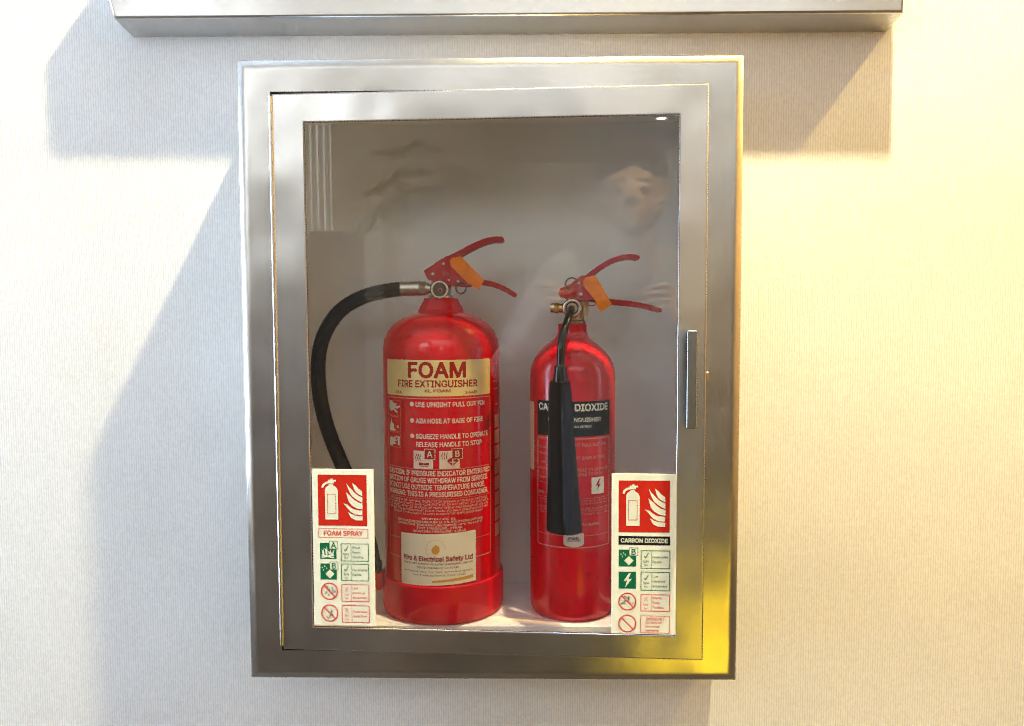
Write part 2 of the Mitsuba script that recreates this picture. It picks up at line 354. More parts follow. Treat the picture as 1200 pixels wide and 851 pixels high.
vm = cat([lathe([(0.0, 0.489), (0.0175, 0.489), (0.0175, 0.4935), (0.0145, 0.495), (0.0135, 0.512), (0.010, 0.520), (0.0, 0.520)], FX, FYC, 40),
          cyl((FX + 0.001, FYC + 0.012, 0.5010), (FX + 0.001, FYC - 0.024, 0.5010), 0.0118, n=40)])
obj('valve', vm, 'nickel', foam, smooth=40)
g = cat([tube([(FX + 0.001 + 0.0106 * math.cos(a), FYC - 0.0255, 0.5010 + 0.0106 * math.sin(a)) for a in np.linspace(0, 2 * PI, 40)[:-1]], 0.0022, 10, True)])
obj('gauge_rim', g, 'nickel', valve, smooth=True)
obj('gauge_face', cyl((FX + 0.001, FYC - 0.0235, 0.501), (FX + 0.001, FYC - 0.0248, 0.501), 0.0095), 'gauge_brown', valve)
obj('gauge_centre', cyl((FX + 0.002, FYC - 0.0245, 0.5000), (FX + 0.002, FYC - 0.0275, 0.5000), 0.0036, 0.0030), 'label_pink', valve)
obj('gauge_stud', trimesh.creation.icosphere(2, 0.0016).apply_translation((FX + 0.002, FYC - 0.028, 0.5)), 'print_black', valve)
# hose
hz = 0.503
HY = FYC - 0.012
hose_pts = [(-0.1285, HY, 0.5027), (-0.1469, HY, 0.5003), (-0.1672, HY, 0.4960), (-0.1888, HY, 0.4880), (-0.2106, HY - 0.002, 0.4736), (-0.2272, HY - 0.004, 0.4522), (-0.2380, HY - 0.006, 0.4259),
            (-0.2416, HY - 0.008, 0.3972), (-0.2404, HY - 0.010, 0.3683), (-0.2355, HY - 0.012, 0.337), (-0.2275, HY - 0.013, 0.3079), (-0.217, HY - 0.014, 0.28), (-0.206, HY - 0.014, 0.2532),
            (-0.193, HY - 0.014, 0.2191), (-0.1795, HY - 0.014, 0.1762), (-0.1705, HY - 0.013, 0.1393), (-0.1672, HY - 0.012, 0.1120)]
obj('hose', tube(spline(hose_pts, 120), 0.0101, 24), 'black_rubber', foam, smooth=True)
hose = foam + '__hose'
obj('nozzle', cyl((-0.1676, HY - 0.012, 0.124), (-0.1660, HY - 0.012, 0.1035), 0.0112, 0.0095), 'black_plastic', hose, smooth=40)
obj('ferrule', cat([cyl((-0.1262, HY, 0.5028), (-0.1020, HY, 0.5034), 0.0097, 0.0099), tube([(-0.1270, HY, 0.5028), (-0.1262, HY, 0.5028), (-0.1254, HY, 0.5028)], [0.0104] * 3, 32), tube([(-0.1028, HY, 0.5034), (-0.102, HY, 0.5034), (-0.1012, HY, 0.5034)], [0.0105] * 3, 32)]), 'nickel', hose, smooth=40)
hn = tube([(-0.1005, HY, 0.5032), (-0.096, HY, 0.5032), (-0.0925, HY, 0.5032)], 0.0098, 6)
obj('hose_nut', cat([hn, cyl((-0.1012, HY, 0.5032), (-0.086, HY, 0.5030), 0.0062), cyl((-0.0925, HY, 0.5032), (-0.0895, HY, 0.5032), 0.0082)]), 'nickel', hose, smooth=30)
# carry handle, squeeze lever
br = Polygon([(-0.0928, 0.5265), (-0.0632, 0.5450), (-0.0505, 0.5475), (-0.0445, 0.5400), (-0.0225, 0.5185), (-0.0258, 0.5110), (-0.0341, 0.5068), (-0.0659, 0.5090), (-0.0882, 0.5165)]).buffer(0.0015)
obj('handle_bracket', plate(br, FYC - 0.020, FYC - 0.0175, 0.0006), 'red_lever', foam, smooth=25)
obj('handle_bracket', plate(br, FYC + 0.0075, FYC + 0.0100, 0.0006), 'red_lever', foam, smooth=25)
obj('handle_block', plate(Polygon([(-0.090, 0.525), (-0.064, 0.541), (-0.052, 0.543), (-0.040, 0.520), (-0.068, 0.512), (-0.086, 0.517)]), FYC - 0.0170, FYC + 0.0070, 0.001), 'red_lever', foam, smooth=25)
obj('squeeze_lever', lever([(-0.0760, 0.5350), (-0.0640, 0.5415), (-0.0503, 0.5478), (-0.0349, 0.5560), (-0.0185, 0.5640), (-0.0032, 0.5688), (0.0118, 0.5695)], 0.0082, FYC - 0.019, FYC + 0.009, taper=0.85), 'red_lever', foam, smooth=25)
obj('carry_handle', lever([(-0.066, 0.5165), (-0.0446, 0.5150), (-0.0211, 0.5122), (-0.0035, 0.5095), (0.0141, 0.5031), (0.0293, 0.4940)], 0.0080, FYC - 0.0165, FYC + 0.0065, taper=0.8), 'red_lever', foam, smooth=25)
obj('pull_ring', tube([(-0.0436 + 0.0066 * math.cos(a), FYC - 0.021 + 0.002 * math.cos(a), 0.5033 + 0.0076 * math.sin(a)) for a in np.linspace(0, 2 * PI, 40)[:-1]], 0.0011, 8, True), 'ring_brown', foam, smooth=True)
obj('pin', cyl((-0.0470, FYC - 0.026, 0.512), (-0.0470, FYC + 0.016, 0.512), 0.0016), 'nickel', foam, smooth=40)
def rivet(x, z, yf_, parent, r_=0.0026):
    return obj('rivet', lathe([(0, 0), (r_, 0), (r_, 0.0006), (r_ * 0.7, 0.0013), (0, 0.0016)], 0, 0, 20).apply_transform(trimesh.transformations.rotation_matrix(PI / 2, [1, 0, 0])).apply_translation((x, yf_, z)), 'nickel', parent, smooth=30)
rivet(-0.0820, 0.5225, FYC - 0.0200, foam); rivet(-0.0600, 0.5140, FYC - 0.0200, foam, 0.0022); rivet(-0.0672, 0.5365, FYC - 0.0200, foam, 0.0022)
def tag(pts, y, name, parent, bend):
    """flat plastic tag: front strip and a short folded flap"""
    p = Polygon(pts)
    m = plate(p.buffer(-0.0012).buffer(0.0012), y - 0.0011, y, 0.0003)
    m = m.subdivide().subdivide().subdivide()
    v = m.vertices.copy(); c = np.array(p.centroid.coords[0]); d = np.array(pts[2]) - np.array(pts[0]); d = d / np.linalg.norm(d)
    s = (v[:, [0, 2]] - c) @ d
    v[:, 1] += bend * (s / 0.03) ** 2 * 0.004 - 0.0015 * np.sin(s * 130)
    m.vertices = v
    return obj(name, m, 'orange_plastic', parent, smooth=35)
tag([(-0.0588, 0.5395), (-0.0560, 0.5440), (-0.0438, 0.5461), (-0.0390, 0.5420), (-0.0118, 0.5139), (-0.0185, 0.5005), (-0.0337, 0.5095), (-0.0570, 0.5330)], FYC - 0.0225, 'seal_tag', foam, 1.0)

# printed label of the foam extinguisher: s = arc length from the front, z up
def panel(parent, name, mtl, pieces, R_, cx, cy, edge=0.008):
    return obj(name, flatmesh(pieces, on_cyl(cx, cy, R_), edge), mtl, parent)
lay = lambda k: FR + 0.00025 * k
fl = panel(foam, 'name_label', 'label_gold', tri(box(-0.0805, 0.3610, 0.0838, 0.4082).buffer(-0.002).buffer(0.002)), lay(1), FX, FYC)
t = []
t += text('FOAM', 0.0022, 0.3858, 0.0190, w=0.0780, fat=0.0004)
t += text('FIRE EXTINGUISHER', 0.0022, 0.3730, 0.0086, w=0.1130, fat=0.00008)
t += text('6L FOAM', 0.0035, 0.3664, 0.0040, w=0.034) + text('21A', -0.0540, 0.3636, 0.0036, w=0.0125) + text('144B', 0.0490, 0.3636, 0.0036, w=0.0175)
panel(fl, 'lettering', 'label_red', t, lay(2), FX, FYC)
il = foam + '__instruction_panel'
t = tri(outline(-0.0790, 0.1440, 0.0838, 0.3585, 0.0010, 0.003)) + tri(box(-0.0785, 0.2652, 0.0833, 0.2659)) + tri(box(-0.0785, 0.2262, 0.0833, 0.2267)) + tri(box(-0.0785, 0.1700, -0.0530, 0.1706)) + tri(box(0.0550, 0.1700, 0.0833, 0.1706))
panel(foam, 'instruction_panel', 'label_pink', t, lay(1), FX, FYC)
LX0 = -0.0262
t = []
for zz, s, w in ((0.3472, 'USE UPRIGHT PULL OUT PIN', 0.0975), (0.3258, 'AIM HOSE AT BASE OF FIRE', 0.0945), (0.3055, 'SQUEEZE HANDLE TO OPERATE', 0.1035), (0.2950, 'RELEASE HANDLE TO STOP', 0.0920)):
    t += text(s, LX0, zz, 0.0060, w=w, align='l', fat=0.00008)
    if zz != 0.2950: t += tri(Point(-0.0318, zz + 0.0033).buffer(0.0030))
for k, (s, w) in enumerate((('CAUTION: IF PRESSURE INDICATOR ENTERS RED', 0.158), ('SECTION OF GAUGE WITHDRAW FROM SERVICE.', 0.154), ('DO NOT USE OUTSIDE TEMPERATURE RANGE.', 0.148), ('WARNING: THIS IS A PRESSURISED CONTAINER.', 0.154))):
    t += text(s, -0.0765, 0.2566 - 0.0092 * k, 0.0064, w=w, align='l', fat=0.00008)
panel(il, 'lettering', 'label_white', t, lay(1), FX, FYC)
t = []
for k, s in enumerate(('RECHARGE AFTER ANY USE. INSPECT FOR DAMAGE AT REGULAR INTERVALS', 'CONTAINS WATER WITH FOAM CONCENTRATE. DO NOT USE ON LIVE ELECTRICAL', 'EQUIPMENT. KEEP OUT OF REACH OF FROST. CHECK THE PRESSURE GAUGE AND', 'SERVICE THE EXTINGUISHER EVERY YEAR. USE ONLY GENUINE PARTS AND', 'REFILLS. STORE UPRIGHT IN A DRY PLACE OF THE TEMPERATURE RANGE')):
    t += text(s, 0.001, 0.2215 - 0.0041 * k, 0.0027, w=(0.150, 0.156, 0.152, 0.154, 0.132)[k], bold=False)
for k, (s, w) in enumerate((('MODEL: FX 6L', 0.046), ('EXTINGUISHING MEDIUM: 6L 3% SOLUTION OF FOAM', 0.124), ('OPERATING TEMPERATURE RANGE: +5°C TO +60°C', 0.122), ('TEST PRESSURE: 27BAR', 0.062), ('WORKING PRESSURE: 12BAR', 0.072))):
    t += text(s, 0.004, 0.1985 - 0.0042 * k, 0.0027, w=w)
panel(il, 'small_print', 'label_white', t, lay(1), FX, FYC)
# pictograms: three small pictures and the two fire classes
t = []
rng = np.random.default_rng(4)
for k in range(3):
    z1 = 0.3535 - 0.0212 * k; t += tri(outline(-0.0752, z1 - 0.0200, -0.0510, z1, 0.0004))
panel(il, 'picture_frames', 'label_pink', t, lay(1), FX, FYC)
def P(pts, x, z, s): return tri(Polygon([(x + a * s, z + b * s) for a, b in pts]).buffer(0))
t = []
hand = [(0, 0), (0, .5), (.25, .75), (.5, .62), (.95, .85), (1, .75), (.6, .5), (1, .55), (1, .45), (.65, .38), (.9, .2), (.5, .12), (.35, 0)]
t += P([(a, 1 - b) for a, b in hand], -0.0745, 0.3340, 0.0190) + tri(LineString([(-0.073, 0.351), (-0.060, 0.345), (-0.0525, 0.346)]).buffer(0.0011))
t += P([(0, 0), (.1, .55), (.3, .9), (.35, .6), (.6, .5), (.55, .2), (.8, .1), (.7, 0)], -0.0748, 0.3130, 0.0180) + tri(Point(-0.0560, 0.3190).buffer(0.0018))
panel(il, 'hand_pictogram', 'label_white', t, lay(2), FX, FYC)
panel(il, 'hand_pictogram', 'label_white', P(hand, -0.0748, 0.2925, 0.0175) + tri(box(-0.0565, 0.2945, -0.0528, 0.3060)), lay(2), FX, FYC)
for x in (-0.0300, 0.0050): panel(il, 'fire_class_square', 'label_white', tri(box(x, 0.2660, x + 0.0268, 0.2895)), lay(2), FX, FYC)
t = []
for x in (-0.0150, 0.0215): t += tri(box(x, 0.2782, x + 0.0148, 0.2925))
wood = [tri(affinity.rotate(box(-0.0225, 0.2715, -0.0085, 0.2733), a)) for a in (8, -10)] + [tri(box(-0.0215, 0.2690, -0.0105, 0.2700))]
for w_ in wood: t += w_
for k in range(3): t += tri(LineString([(-0.0262 + 0.003 * k, 0.2765), (-0.0272 + 0.003 * k, 0.2805), (-0.0255 + 0.003 * k, 0.2850)]).buffer(0.00045)) + tri(LineString([(0.0090 + 0.003 * k, 0.2790), (0.0080 + 0.003 * k, 0.2830), (0.0097 + 0.003 * k, 0.2875)]).buffer(0.00045))
t += tri(Polygon([(0.0150, 0.2762), (0.0225, 0.2688), (0.0300, 0.2762), (0.0262, 0.2800), (0.0188, 0.2800)]).difference(box(0.0217, 0.270, 0.0233, 0.279)).difference(box(0.0185, 0.2738, 0.0265, 0.2752)))
panel(il, 'pictogram_ink', 'label_red', t, lay(3), FX, FYC)
t = []
for x, s in ((-0.0150, 'A'), (0.0215, 'B')):
    t = tri(outline(x, 0.2782, x + 0.0148, 0.2925, 0.0006)) + text(s, x + 0.0074, 0.2815, 0.0080)
    panel(il, 'class_letter', 'label_white', t, lay(4), FX, FYC)
# right-hand edge of the print: mark, lines and a table
t = tri(Polygon([(0.0940, 0.4010), (0.1060, 0.4010), (0.1000, 0.3830)]).difference(Polygon([(0.0955, 0.3998), (0.1045, 0.3998), (0.1000, 0.3858)]))) + tri(LineString([(0.0975, 0.398), (0.1000, 0.3905), (0.1025, 0.398)]).buffer(0.0006))
t += tri(Point(0.0945, 0.3765).buffer(0.0016)) + tri(box(0.0975, 0.3758, 0.1060, 0.3772)) + tri(box(0.0950, 0.3655, 0.1060, 0.3672)) + tri(box(0.0985, 0.3440, 0.1100, 0.3460))
for k in range(8): t += tri(box(0.0955, 0.3130 - 0.0215 * k, 0.1150, 0.3310 - 0.0215 * k))
panel(foam, 'side_table', 'label_pink', t, lay(1), FX, FYC)
# service sticker
st = panel(foam, 'service_sticker', 'paper', tri(Polygon([(-0.0520, 0.1095), (0.0545, 0.1130), (0.0545, 0.1815), (-0.0520, 0.1785)])), lay(3), FX, FYC)
t = text('Fire & Electrical Safety Ltd', 0.0012, 0.1435, 0.0062, w=0.0970, bold=True, fat=0.00015)
panel(st, 'firm_name', 'paper_maroon', t, lay(4), FX, FYC)
t = text('FIRE EXTINGUISHERS | FIRE ALARMS | EMERGENCY LIGHTING', 0.0012, 0.1385, 0.0023, w=0.0960) + text('FIRE RISK ASSESSMENTS | P.A.T. TESTING', 0.0015, 0.1335, 0.0023, w=0.056)
t += text('The Business Centre, Town Street, Halfway Road, Newtown', 0.0012, 0.1280, 0.0025, w=0.0960, bold=False) + text('www.fireandelectrical.co.uk  01000 000000', 0.003, 0.1235, 0.0025, w=0.072, bold=False)
panel(st, 'address_lines', 'paper_ink', t, lay(4), FX, FYC)
fl_ = affinity.translate(Polygon([(-.55, 0), (-.6, .5), (-.3, 1.0), (-.2, .7), (.1, 1.35), (.25, .85), (.5, 1.1), (.6, .5), (.5, 0), (.2, -.35), (-.2, -.35)]).buffer(0.12), 0, 0)
t = tri(affinity.translate(affinity.scale(fl_, 0.0075, 0.0068, origin=(0, 0)), -0.0010, 0.1560))
panel(st, 'gold_bar', 'paper_gold', tri(Polygon([(-0.006, 0.1150), (0.0505, 0.1175), (0.0505, 0.1222), (-0.006, 0.1175)])), lay(4), FX, FYC)
panel(st, 'gold_emblem', 'paper_gold', t, lay(4), FX, FYC)
ring = Point(-0.001, 0.1592).buffer(0.0132).difference(Point(-0.001, 0.1592).buffer(0.0126)).difference(box(-0.001, 0.14, 0.02, 0.1592))
panel(st, 'emblem_ring', 'paper_grey', tri(ring), lay(4), FX, FYC)

# ---------------------------------------------------------------- carbon dioxide extinguisher
CX, CYC, CR = 0.1088, -0.0220, 0.0588
co2 = thing('carbon_dioxide_extinguisher', 'smaller red extinguisher on the right with a black CARBON DIOXIDE label behind its black horn', 'fire extinguisher')
prof = [(0.0, 0.0562), (0.050, 0.0562), (0.0555, 0.0585), (0.0580, 0.063), (CR, 0.070), (CR, 0.380), (0.0580, 0.390), (0.0560, 0.3985), (0.0520, 0.4075), (0.0460, 0.4155), (0.0390, 0.4225), (0.0310, 0.4290), (0.0248, 0.4335), (0.0210, 0.4380), (0.0198, 0.4430), (0.0196, 0.4530), (0.0185, 0.4545), (0.0, 0.4545)]
obj('body', lathe(prof, CX, CYC, 128), 'red_paint', co2, smooth=40)
cv = co2 + '__valve'
vm = cat([lathe([(0.0, 0.454), (0.0150, 0.454), (0.0155, 0.4575), (0.0135, 0.459), (0.0128, 0.470), (0.0118, 0.490), (0.0, 0.490)], CX + 0.003, CYC, 40),
          cyl((0.1070, CYC + 0.010, 0.4752), (0.1070, CYC - 0.023, 0.4752), 0.0112, n=40)])
obj('valve', vm, 'aged_brass', co2, smooth=40)
obj('outlet_ring', tube([(0.1070 + 0.0102 * math.cos(a), CYC - 0.023, 0.4752 + 0.0102 * math.sin(a)) for a in np.linspace(0, 2 * PI, 40)[:-1]], 0.0030, 10, True), 'nickel', cv, smooth=True)
obj('burst_disc', cat([cyl((0.097, CYC - 0.006, 0.4752), (0.0885, CYC - 0.006, 0.4756), 0.0062), tube([(0.0895, CYC - 0.006, 0.4756), (0.0865, CYC - 0.006, 0.4757), (0.083, CYC - 0.006, 0.4758)], 0.0072, 6)]), 'brass', cv, smooth=30)
obj('burst_disc_cap', cyl((0.083, CYC - 0.006, 0.4758), (0.0785, CYC - 0.006, 0.4758), 0.0064, 0.0060), 'nickel', cv, smooth=40)
obj('valve_seat', cyl((0.1215, CYC - 0.004, 0.4625), (0.1215, CYC - 0.004, 0.488), 0.0090, n=6), 'brass', cv)
cbr = Polygon([(0.0935, 0.4925), (0.0975, 0.5025), (0.1085, 0.5075), (0.1200, 0.5174), (0.1262, 0.5165), (0.1350, 0.4965), (0.1400, 0.4880), (0.1304, 0.4862), (0.1142, 0.4875)]).buffer(0.0018)
obj('handle_bracket', plate(cbr, CYC - 0.019, CYC - 0.0165, 0.0006), 'red_lever', co2, smooth=25)
obj('handle_bracket', plate(cbr, CYC + 0.0105, CYC + 0.0130, 0.0006), 'red_lever', co2, smooth=25)
cast = m3.Manifold.batch_hull([m3.Manifold.sphere(r_, 24).translate([x, y, z]) for x, y, z, r_ in ((0.0965, CYC - 0.011, 0.4965, 0.0072), (0.1085, CYC - 0.014, 0.4975, 0.0095), (0.1085, CYC + 0.006, 0.4975, 0.0095))])
cast += m3.Manifold.batch_hull([m3.Manifold.sphere(r_, 24).translate([x, y, z]) for x, y, z, r_ in ((0.1180, CYC - 0.015, 0.4935, 0.0065), (0.1195, CYC - 0.014, 0.507, 0.0050), (0.1190, CYC + 0.006, 0.500, 0.0070))])
obj('handle_casting', tm(cast), 'red_lever', co2, smooth=50)
obj('squeeze_lever', lever([(0.1130, 0.5040), (0.1234, 0.5122), (0.1384, 0.5245), (0.1557, 0.5360), (0.1730, 0.5428), (0.1856, 0.5445), (0.1955, 0.5430)], 0.0086, CYC - 0.0165, CYC + 0.0105, taper=0.72), 'red_lever', co2, smooth=25)
obj('carry_handle', lever([(0.1160, 0.4915), (0.1258, 0.4900), (0.1443, 0.4862), (0.1709, 0.4825), (0.1999, 0.4790), (0.2137, 0.4757), (0.2260, 0.4722)], 0.0090, CYC - 0.0145, CYC + 0.0085, taper=0.68), 'red_lever', co2, smooth=25)
def loop_ring(x, y, z, rx, rz, w): return tube([(x + rx * math.cos(a), y + 0.003 * math.cos(a), z + rz * math.sin(a)) for a in np.linspace(0, 2 * PI, 44)[:-1]], w, 8, True)
obj('pull_ring', loop_ring(0.1072, CYC - 0.020, 0.5068, 0.0092, 0.0090, 0.0011), 'ring_brown', co2, smooth=True)
obj('pin_loop', loop_ring(0.1330, CYC - 0.021, 0.4826, 0.0068, 0.0042, 0.0007), 'red_lever', co2, smooth=True)
tag([(0.1222, 0.5120), (0.1250, 0.5165), (0.1378, 0.5190), (0.1420, 0.5130), (0.1606, 0.4797), (0.1448, 0.4700), (0.1368, 0.4877), (0.1225, 0.5048)], CYC - 0.0215, 'seal_tag', co2, 0.6)
rivet(0.1190, 0.4935, CYC - 0.0222, co2, 0.0024); rivet(0.1165, 0.5085, CYC - 0.0192, co2, 0.0022)
HNY = -0.1072
tp = [(0.1062, CYC - 0.020, 0.4742), (0.1052, CYC - 0.034, 0.4730), (0.1022, CYC - 0.050, 0.4660), (0.0968, CYC - 0.064, 0.4530), (0.0922, CYC - 0.074, 0.4392), (0.0898, CYC - 0.080, 0.4244), (0.0892, -0.1035, 0.4083), (0.0890, HNY, 0.3912)]
obj('discharge_tube', tube(spline(tp, 50), 0.0050, 20), 'black_gloss', co2, smooth=True)
horn = obj('horn', None or cyl((0, 0, 0), (0, 0, 1), 1), 'black_plastic', co2)
def superring(cx, cy, z, rx, ry, n=48, e=3.4):
    a = np.arange(n) * 2 * PI / n + PI / n
    c, s = np.cos(a), np.sin(a)
    return np.stack([cx + rx * np.sign(c) * abs(c) ** (2 / e), cy + ry * np.sign(s) * abs(s) ** (2 / e), np.full(n, z)], -1)
def rings_mesh(rs, cap0=True, cap1=True):
    n = len(rs[0]); v = np.vstack(rs); f = []
    for i in range(len(rs) - 1):
        for j in range(n):
            a, b = i * n + j, i * n + (j + 1) % n
            f += [[a, b, b + n], [a, b + n, a + n]]
    if cap0: v = np.vstack([v, rs[0].mean(0)]); f += [[len(v) - 1, (j + 1) % n, j] for j in range(n)]
    if cap1: v = np.vstack([v, rs[-1].mean(0)]); o = (len(rs) - 1) * n; f += [[len(v) - 1, o + j, o + (j + 1) % n] for j in range(n)]
    m = trimesh.Trimesh(v, f, process=False); m.fix_normals(); return m
hr = [superring(cx_, HNY, z_, w_ * 1.18, w_ * dp_ * 1.06, e=2.5) for cx_, z_, w_, dp_ in ((0.0872, 0.3822, 0.0092, 1), (0.0872, 0.3808, 0.0108, 1), (0.0878, 0.3600, 0.0122, 1), (0.0912, 0.2700, 0.0160, 0.95), (0.0945, 0.1925, 0.0196, 0.9), (0.0946, 0.1900, 0.0193, 0.9), (0.0945, 0.1900, 0.0175, 0.88), (0.0920, 0.2500, 0.0140, 0.88))]
rotz = lambda m, cx, cy, a: m.apply_transform(trimesh.transformations.rotation_matrix(a, [0, 0, 1], [cx, cy, 0]))
scene[horn] = ply(rotz(rings_mesh(hr), 0.0905, HNY, math.radians(-43)), 'black_plastic', smooth=30)
obj('collar', lathe([(0.0, 0.379), (0.0090, 0.379), (0.0092, 0.390), (0.0080, 0.392), (0.0078, 0.400), (0.0062, 0.402), (0.0, 0.402)], 0.0888, HNY, 24), 'black_gloss', co2 + '__horn', smooth=40)

lay2 = lambda k: CR + 0.00025 * k
nl = panel(co2, 'name_label', 'label_black', tri(box(-0.0568, 0.3065, 0.0555, 0.3530)), lay2(1), CX, CYC, 0.006)
t = text('CARBON DIOXIDE', -0.0015, 0.3405, 0.0088, w=0.1040, fat=0.0002) + text('FIRE EXTINGUISHER', 0.0, 0.3262, 0.0052, w=0.0740) + text('2KG CARBON DIOXIDE', 0.002, 0.3185, 0.0026, w=0.042)
panel(nl, 'lettering', 'label_silver', t, lay2(2), CX, CYC, 0.006)
t = tri(outline(-0.0572, 0.1580, 0.0552, 0.3042, 0.0011, 0.002)) + tri(box(-0.0568, 0.1740, 0.0548, 0.1746)) + tri(box(-0.0568, 0.2238, 0.0548, 0.2243)) + tri(box(-0.0568, 0.2095, 0.0548, 0.2099))
for k in range(3): t += tri(outline(-0.0545, 0.2830 - 0.0200 * k, -0.0350, 0.3018 - 0.0200 * k, 0.0005))
ip = panel(co2, 'instruction_panel', 'label_pink', t, lay2(1), CX, CYC, 0.006)
t = []
for zz, s, w in ((0.2935, 'USE UPRIGHT PULL OUT PIN', 0.0760), (0.2765, 'AIM HORN AT BASE OF FIRE', 0.0740), (0.2605, 'SQUEEZE HANDLE TO OPERATE', 0.0790), (0.2545, 'RELEASE HANDLE TO STOP', 0.0700)):
    t += text(s, -0.0290, zz, 0.0040, w=w, align='l')
for k in range(5): t += text(('CAUTION: VAPOUR HARMFUL IN CONFINED SPACES. VENTILATE', 'THE AREA AFTER USE. DO NOT HOLD THE HORN WHEN USED', 'RECHARGE AFTER ANY USE. INSPECT EVERY YEAR. KEEP THE', 'EXTINGUISHER AWAY FROM HEAT. TEST PRESSURE 250 BAR', 'WEIGH AND SERVICE AS THE STANDARD SAYS. 2KG')[k], -0.001, 0.2198 - 0.0036 * k - (0.003 if k > 1 else 0), 0.0022, w=0.102, bold=False)
t += text('PARTIAL DISCHARGE', 0.010, 0.1880, 0.0034, w=0.050)
t += text('PULL PIN', -0.0448, 0.2895, 0.0022, w=0.015) + text('AIM', -0.0448, 0.2690, 0.0030) + text('SQUEEZE', -0.0448, 0.2490, 0.0022, w=0.015)
t += text('WARNING', -0.0500, 0.2280, 0.0036, w=0.012)
panel(ip, 'lettering', 'label_pink', t, lay2(2), CX, CYC, 0.006)
pg = panel(ip, 'pictogram', 'label_silver', tri(box(0.0228, 0.2295, 0.0432, 0.2515)), lay2(2), CX, CYC, 0.006)
t = tri(Polygon([(0.0345, 0.2490), (0.0290, 0.2405), (0.0330, 0.2405), (0.0305, 0.2330), (0.0375, 0.2425), (0.0338, 0.2425), (0.0368, 0.2490)]))
panel(ip, 'lightning_mark', 'label_red', t, lay2(3), CX, CYC, 0.006)
bd = Polygon([(-0.0152, 0.178), (0.0122, 0.178), (0.0122, 0.1635), (0.0085, 0.1610), (-0.0015, 0.1592), (-0.0118, 0.1610), (-0.0152, 0.1640)])
bk = panel(co2, 'badge', 'badge_grey', tri(bd), lay2(2), CX, CYC, 0.006)
panel(bk, 'lettering', 'label_black', text('JEWEL', -0.0015, 0.1690, 0.0042, w=0.0175) + tri(box(-0.0105, 0.1672, 0.0075, 0.1676)), lay2(3), CX, CYC, 0.006)
panel(co2, 'paper_strip', 'cream_strip', tri(box(-0.0905, 0.2560, -0.0660, 0.3490)), lay2(1), CX, CYC, 0.006)
panel(co2, 'side_print', 'label_pink', tri(outline(0.0700, 0.2400, 0.0880, 0.2900, 0.0006)) + sum((tri(box(0.0715, 0.2440 + 0.006 * k, 0.0860, 0.2464 + 0.006 * k)) for k in range(7)), []), lay2(1), CX, CYC, 0.006)

# ---------------------------------------------------------------- the two signs stuck on the glass
def sign(key, u0, z0, w, h, shear, K):
    """K: units (mm) -> door plane; board is 80 x 200"""
    def put(yd):
        def place(v):
            x = v[:, 0] / 80; z = v[:, 1] / 200
            u = u0 + x * w + (1 - z) * shear; zz = z0 + (1 - z) * h
            q = trimesh.Trimesh(np.stack([u, np.full(len(u), yd), zz], -1), np.zeros((0, 3), int), process=False)
            return np.array(door_place(q).vertices)
        return place
    c, s = math.cos(DA), math.sin(DA)
    bd = rbx(0, 80, 0, 1.0, 0, 200, 0.4, 8).to_mesh(); v = np.array(bd.vert_properties[:, :3])
    u = u0 + v[:, 0] / 80 * w + (1 - (200 - v[:, 2]) / 200) * 0 + v[:, 2] / 200 * 0
    m = trimesh.Trimesh(np.stack([u0 + v[:, 0] / 80 * w + (v[:, 2] / 200) * shear, -0.0003 - 0.001 * (1 - v[:, 1]) - 0.0, z0 + v[:, 2] / 200 * h], -1), bd.tri_verts, process=False)
    obj('board', door_place(m), 'sign_board', key, smooth=30)
    def layer(name, mtl, pieces, k):
        pieces = [(np.asarray(v_), f_) for v_, f_ in pieces]
        obj(name, flatmesh(pieces, put(-0.0013 - 0.00022 * k)), mtl, key)
    return layer
# print coordinates in millimetres, v downwards
def B(x0, y0, x1, y1): return box(min(x0, x1), min(y0, y1), max(x0, x1), max(y0, y1))
def TX(s, x, y, h, w=None, align='c', bold=True, maxw=None, fat=0):
    return [(np.column_stack([v_[:, 0], 2 * y - v_[:, 1]]), f_) for v_, f_ in text(s, x, y, h, w, align, bold, maxw, fat)]
EXT = union_all([Polygon([(17, 25.5), (18.5, 22.5), (22, 20.5), (22, 19), (27.5, 19), (27.5, 20.5), (31, 22.5), (33.2, 26), (33.6, 28), (33.6, 64), (16.8, 64), (16.8, 28)]), B(21, 15.2, 28.6, 18.2), Polygon([(21, 13.6), (31.5, 13.6), (31.5, 15.5), (21, 16.5)]),
                 Polygon([(24, 12.5), (27, 11.5), (27, 14), (24, 14)]), Polygon([(23, 15.2), (17.5, 16.4), (13.8, 19.2), (12.2, 23.2), (14.4, 24.2), (16.4, 20.6), (19.5, 18.7), (23, 18)])])
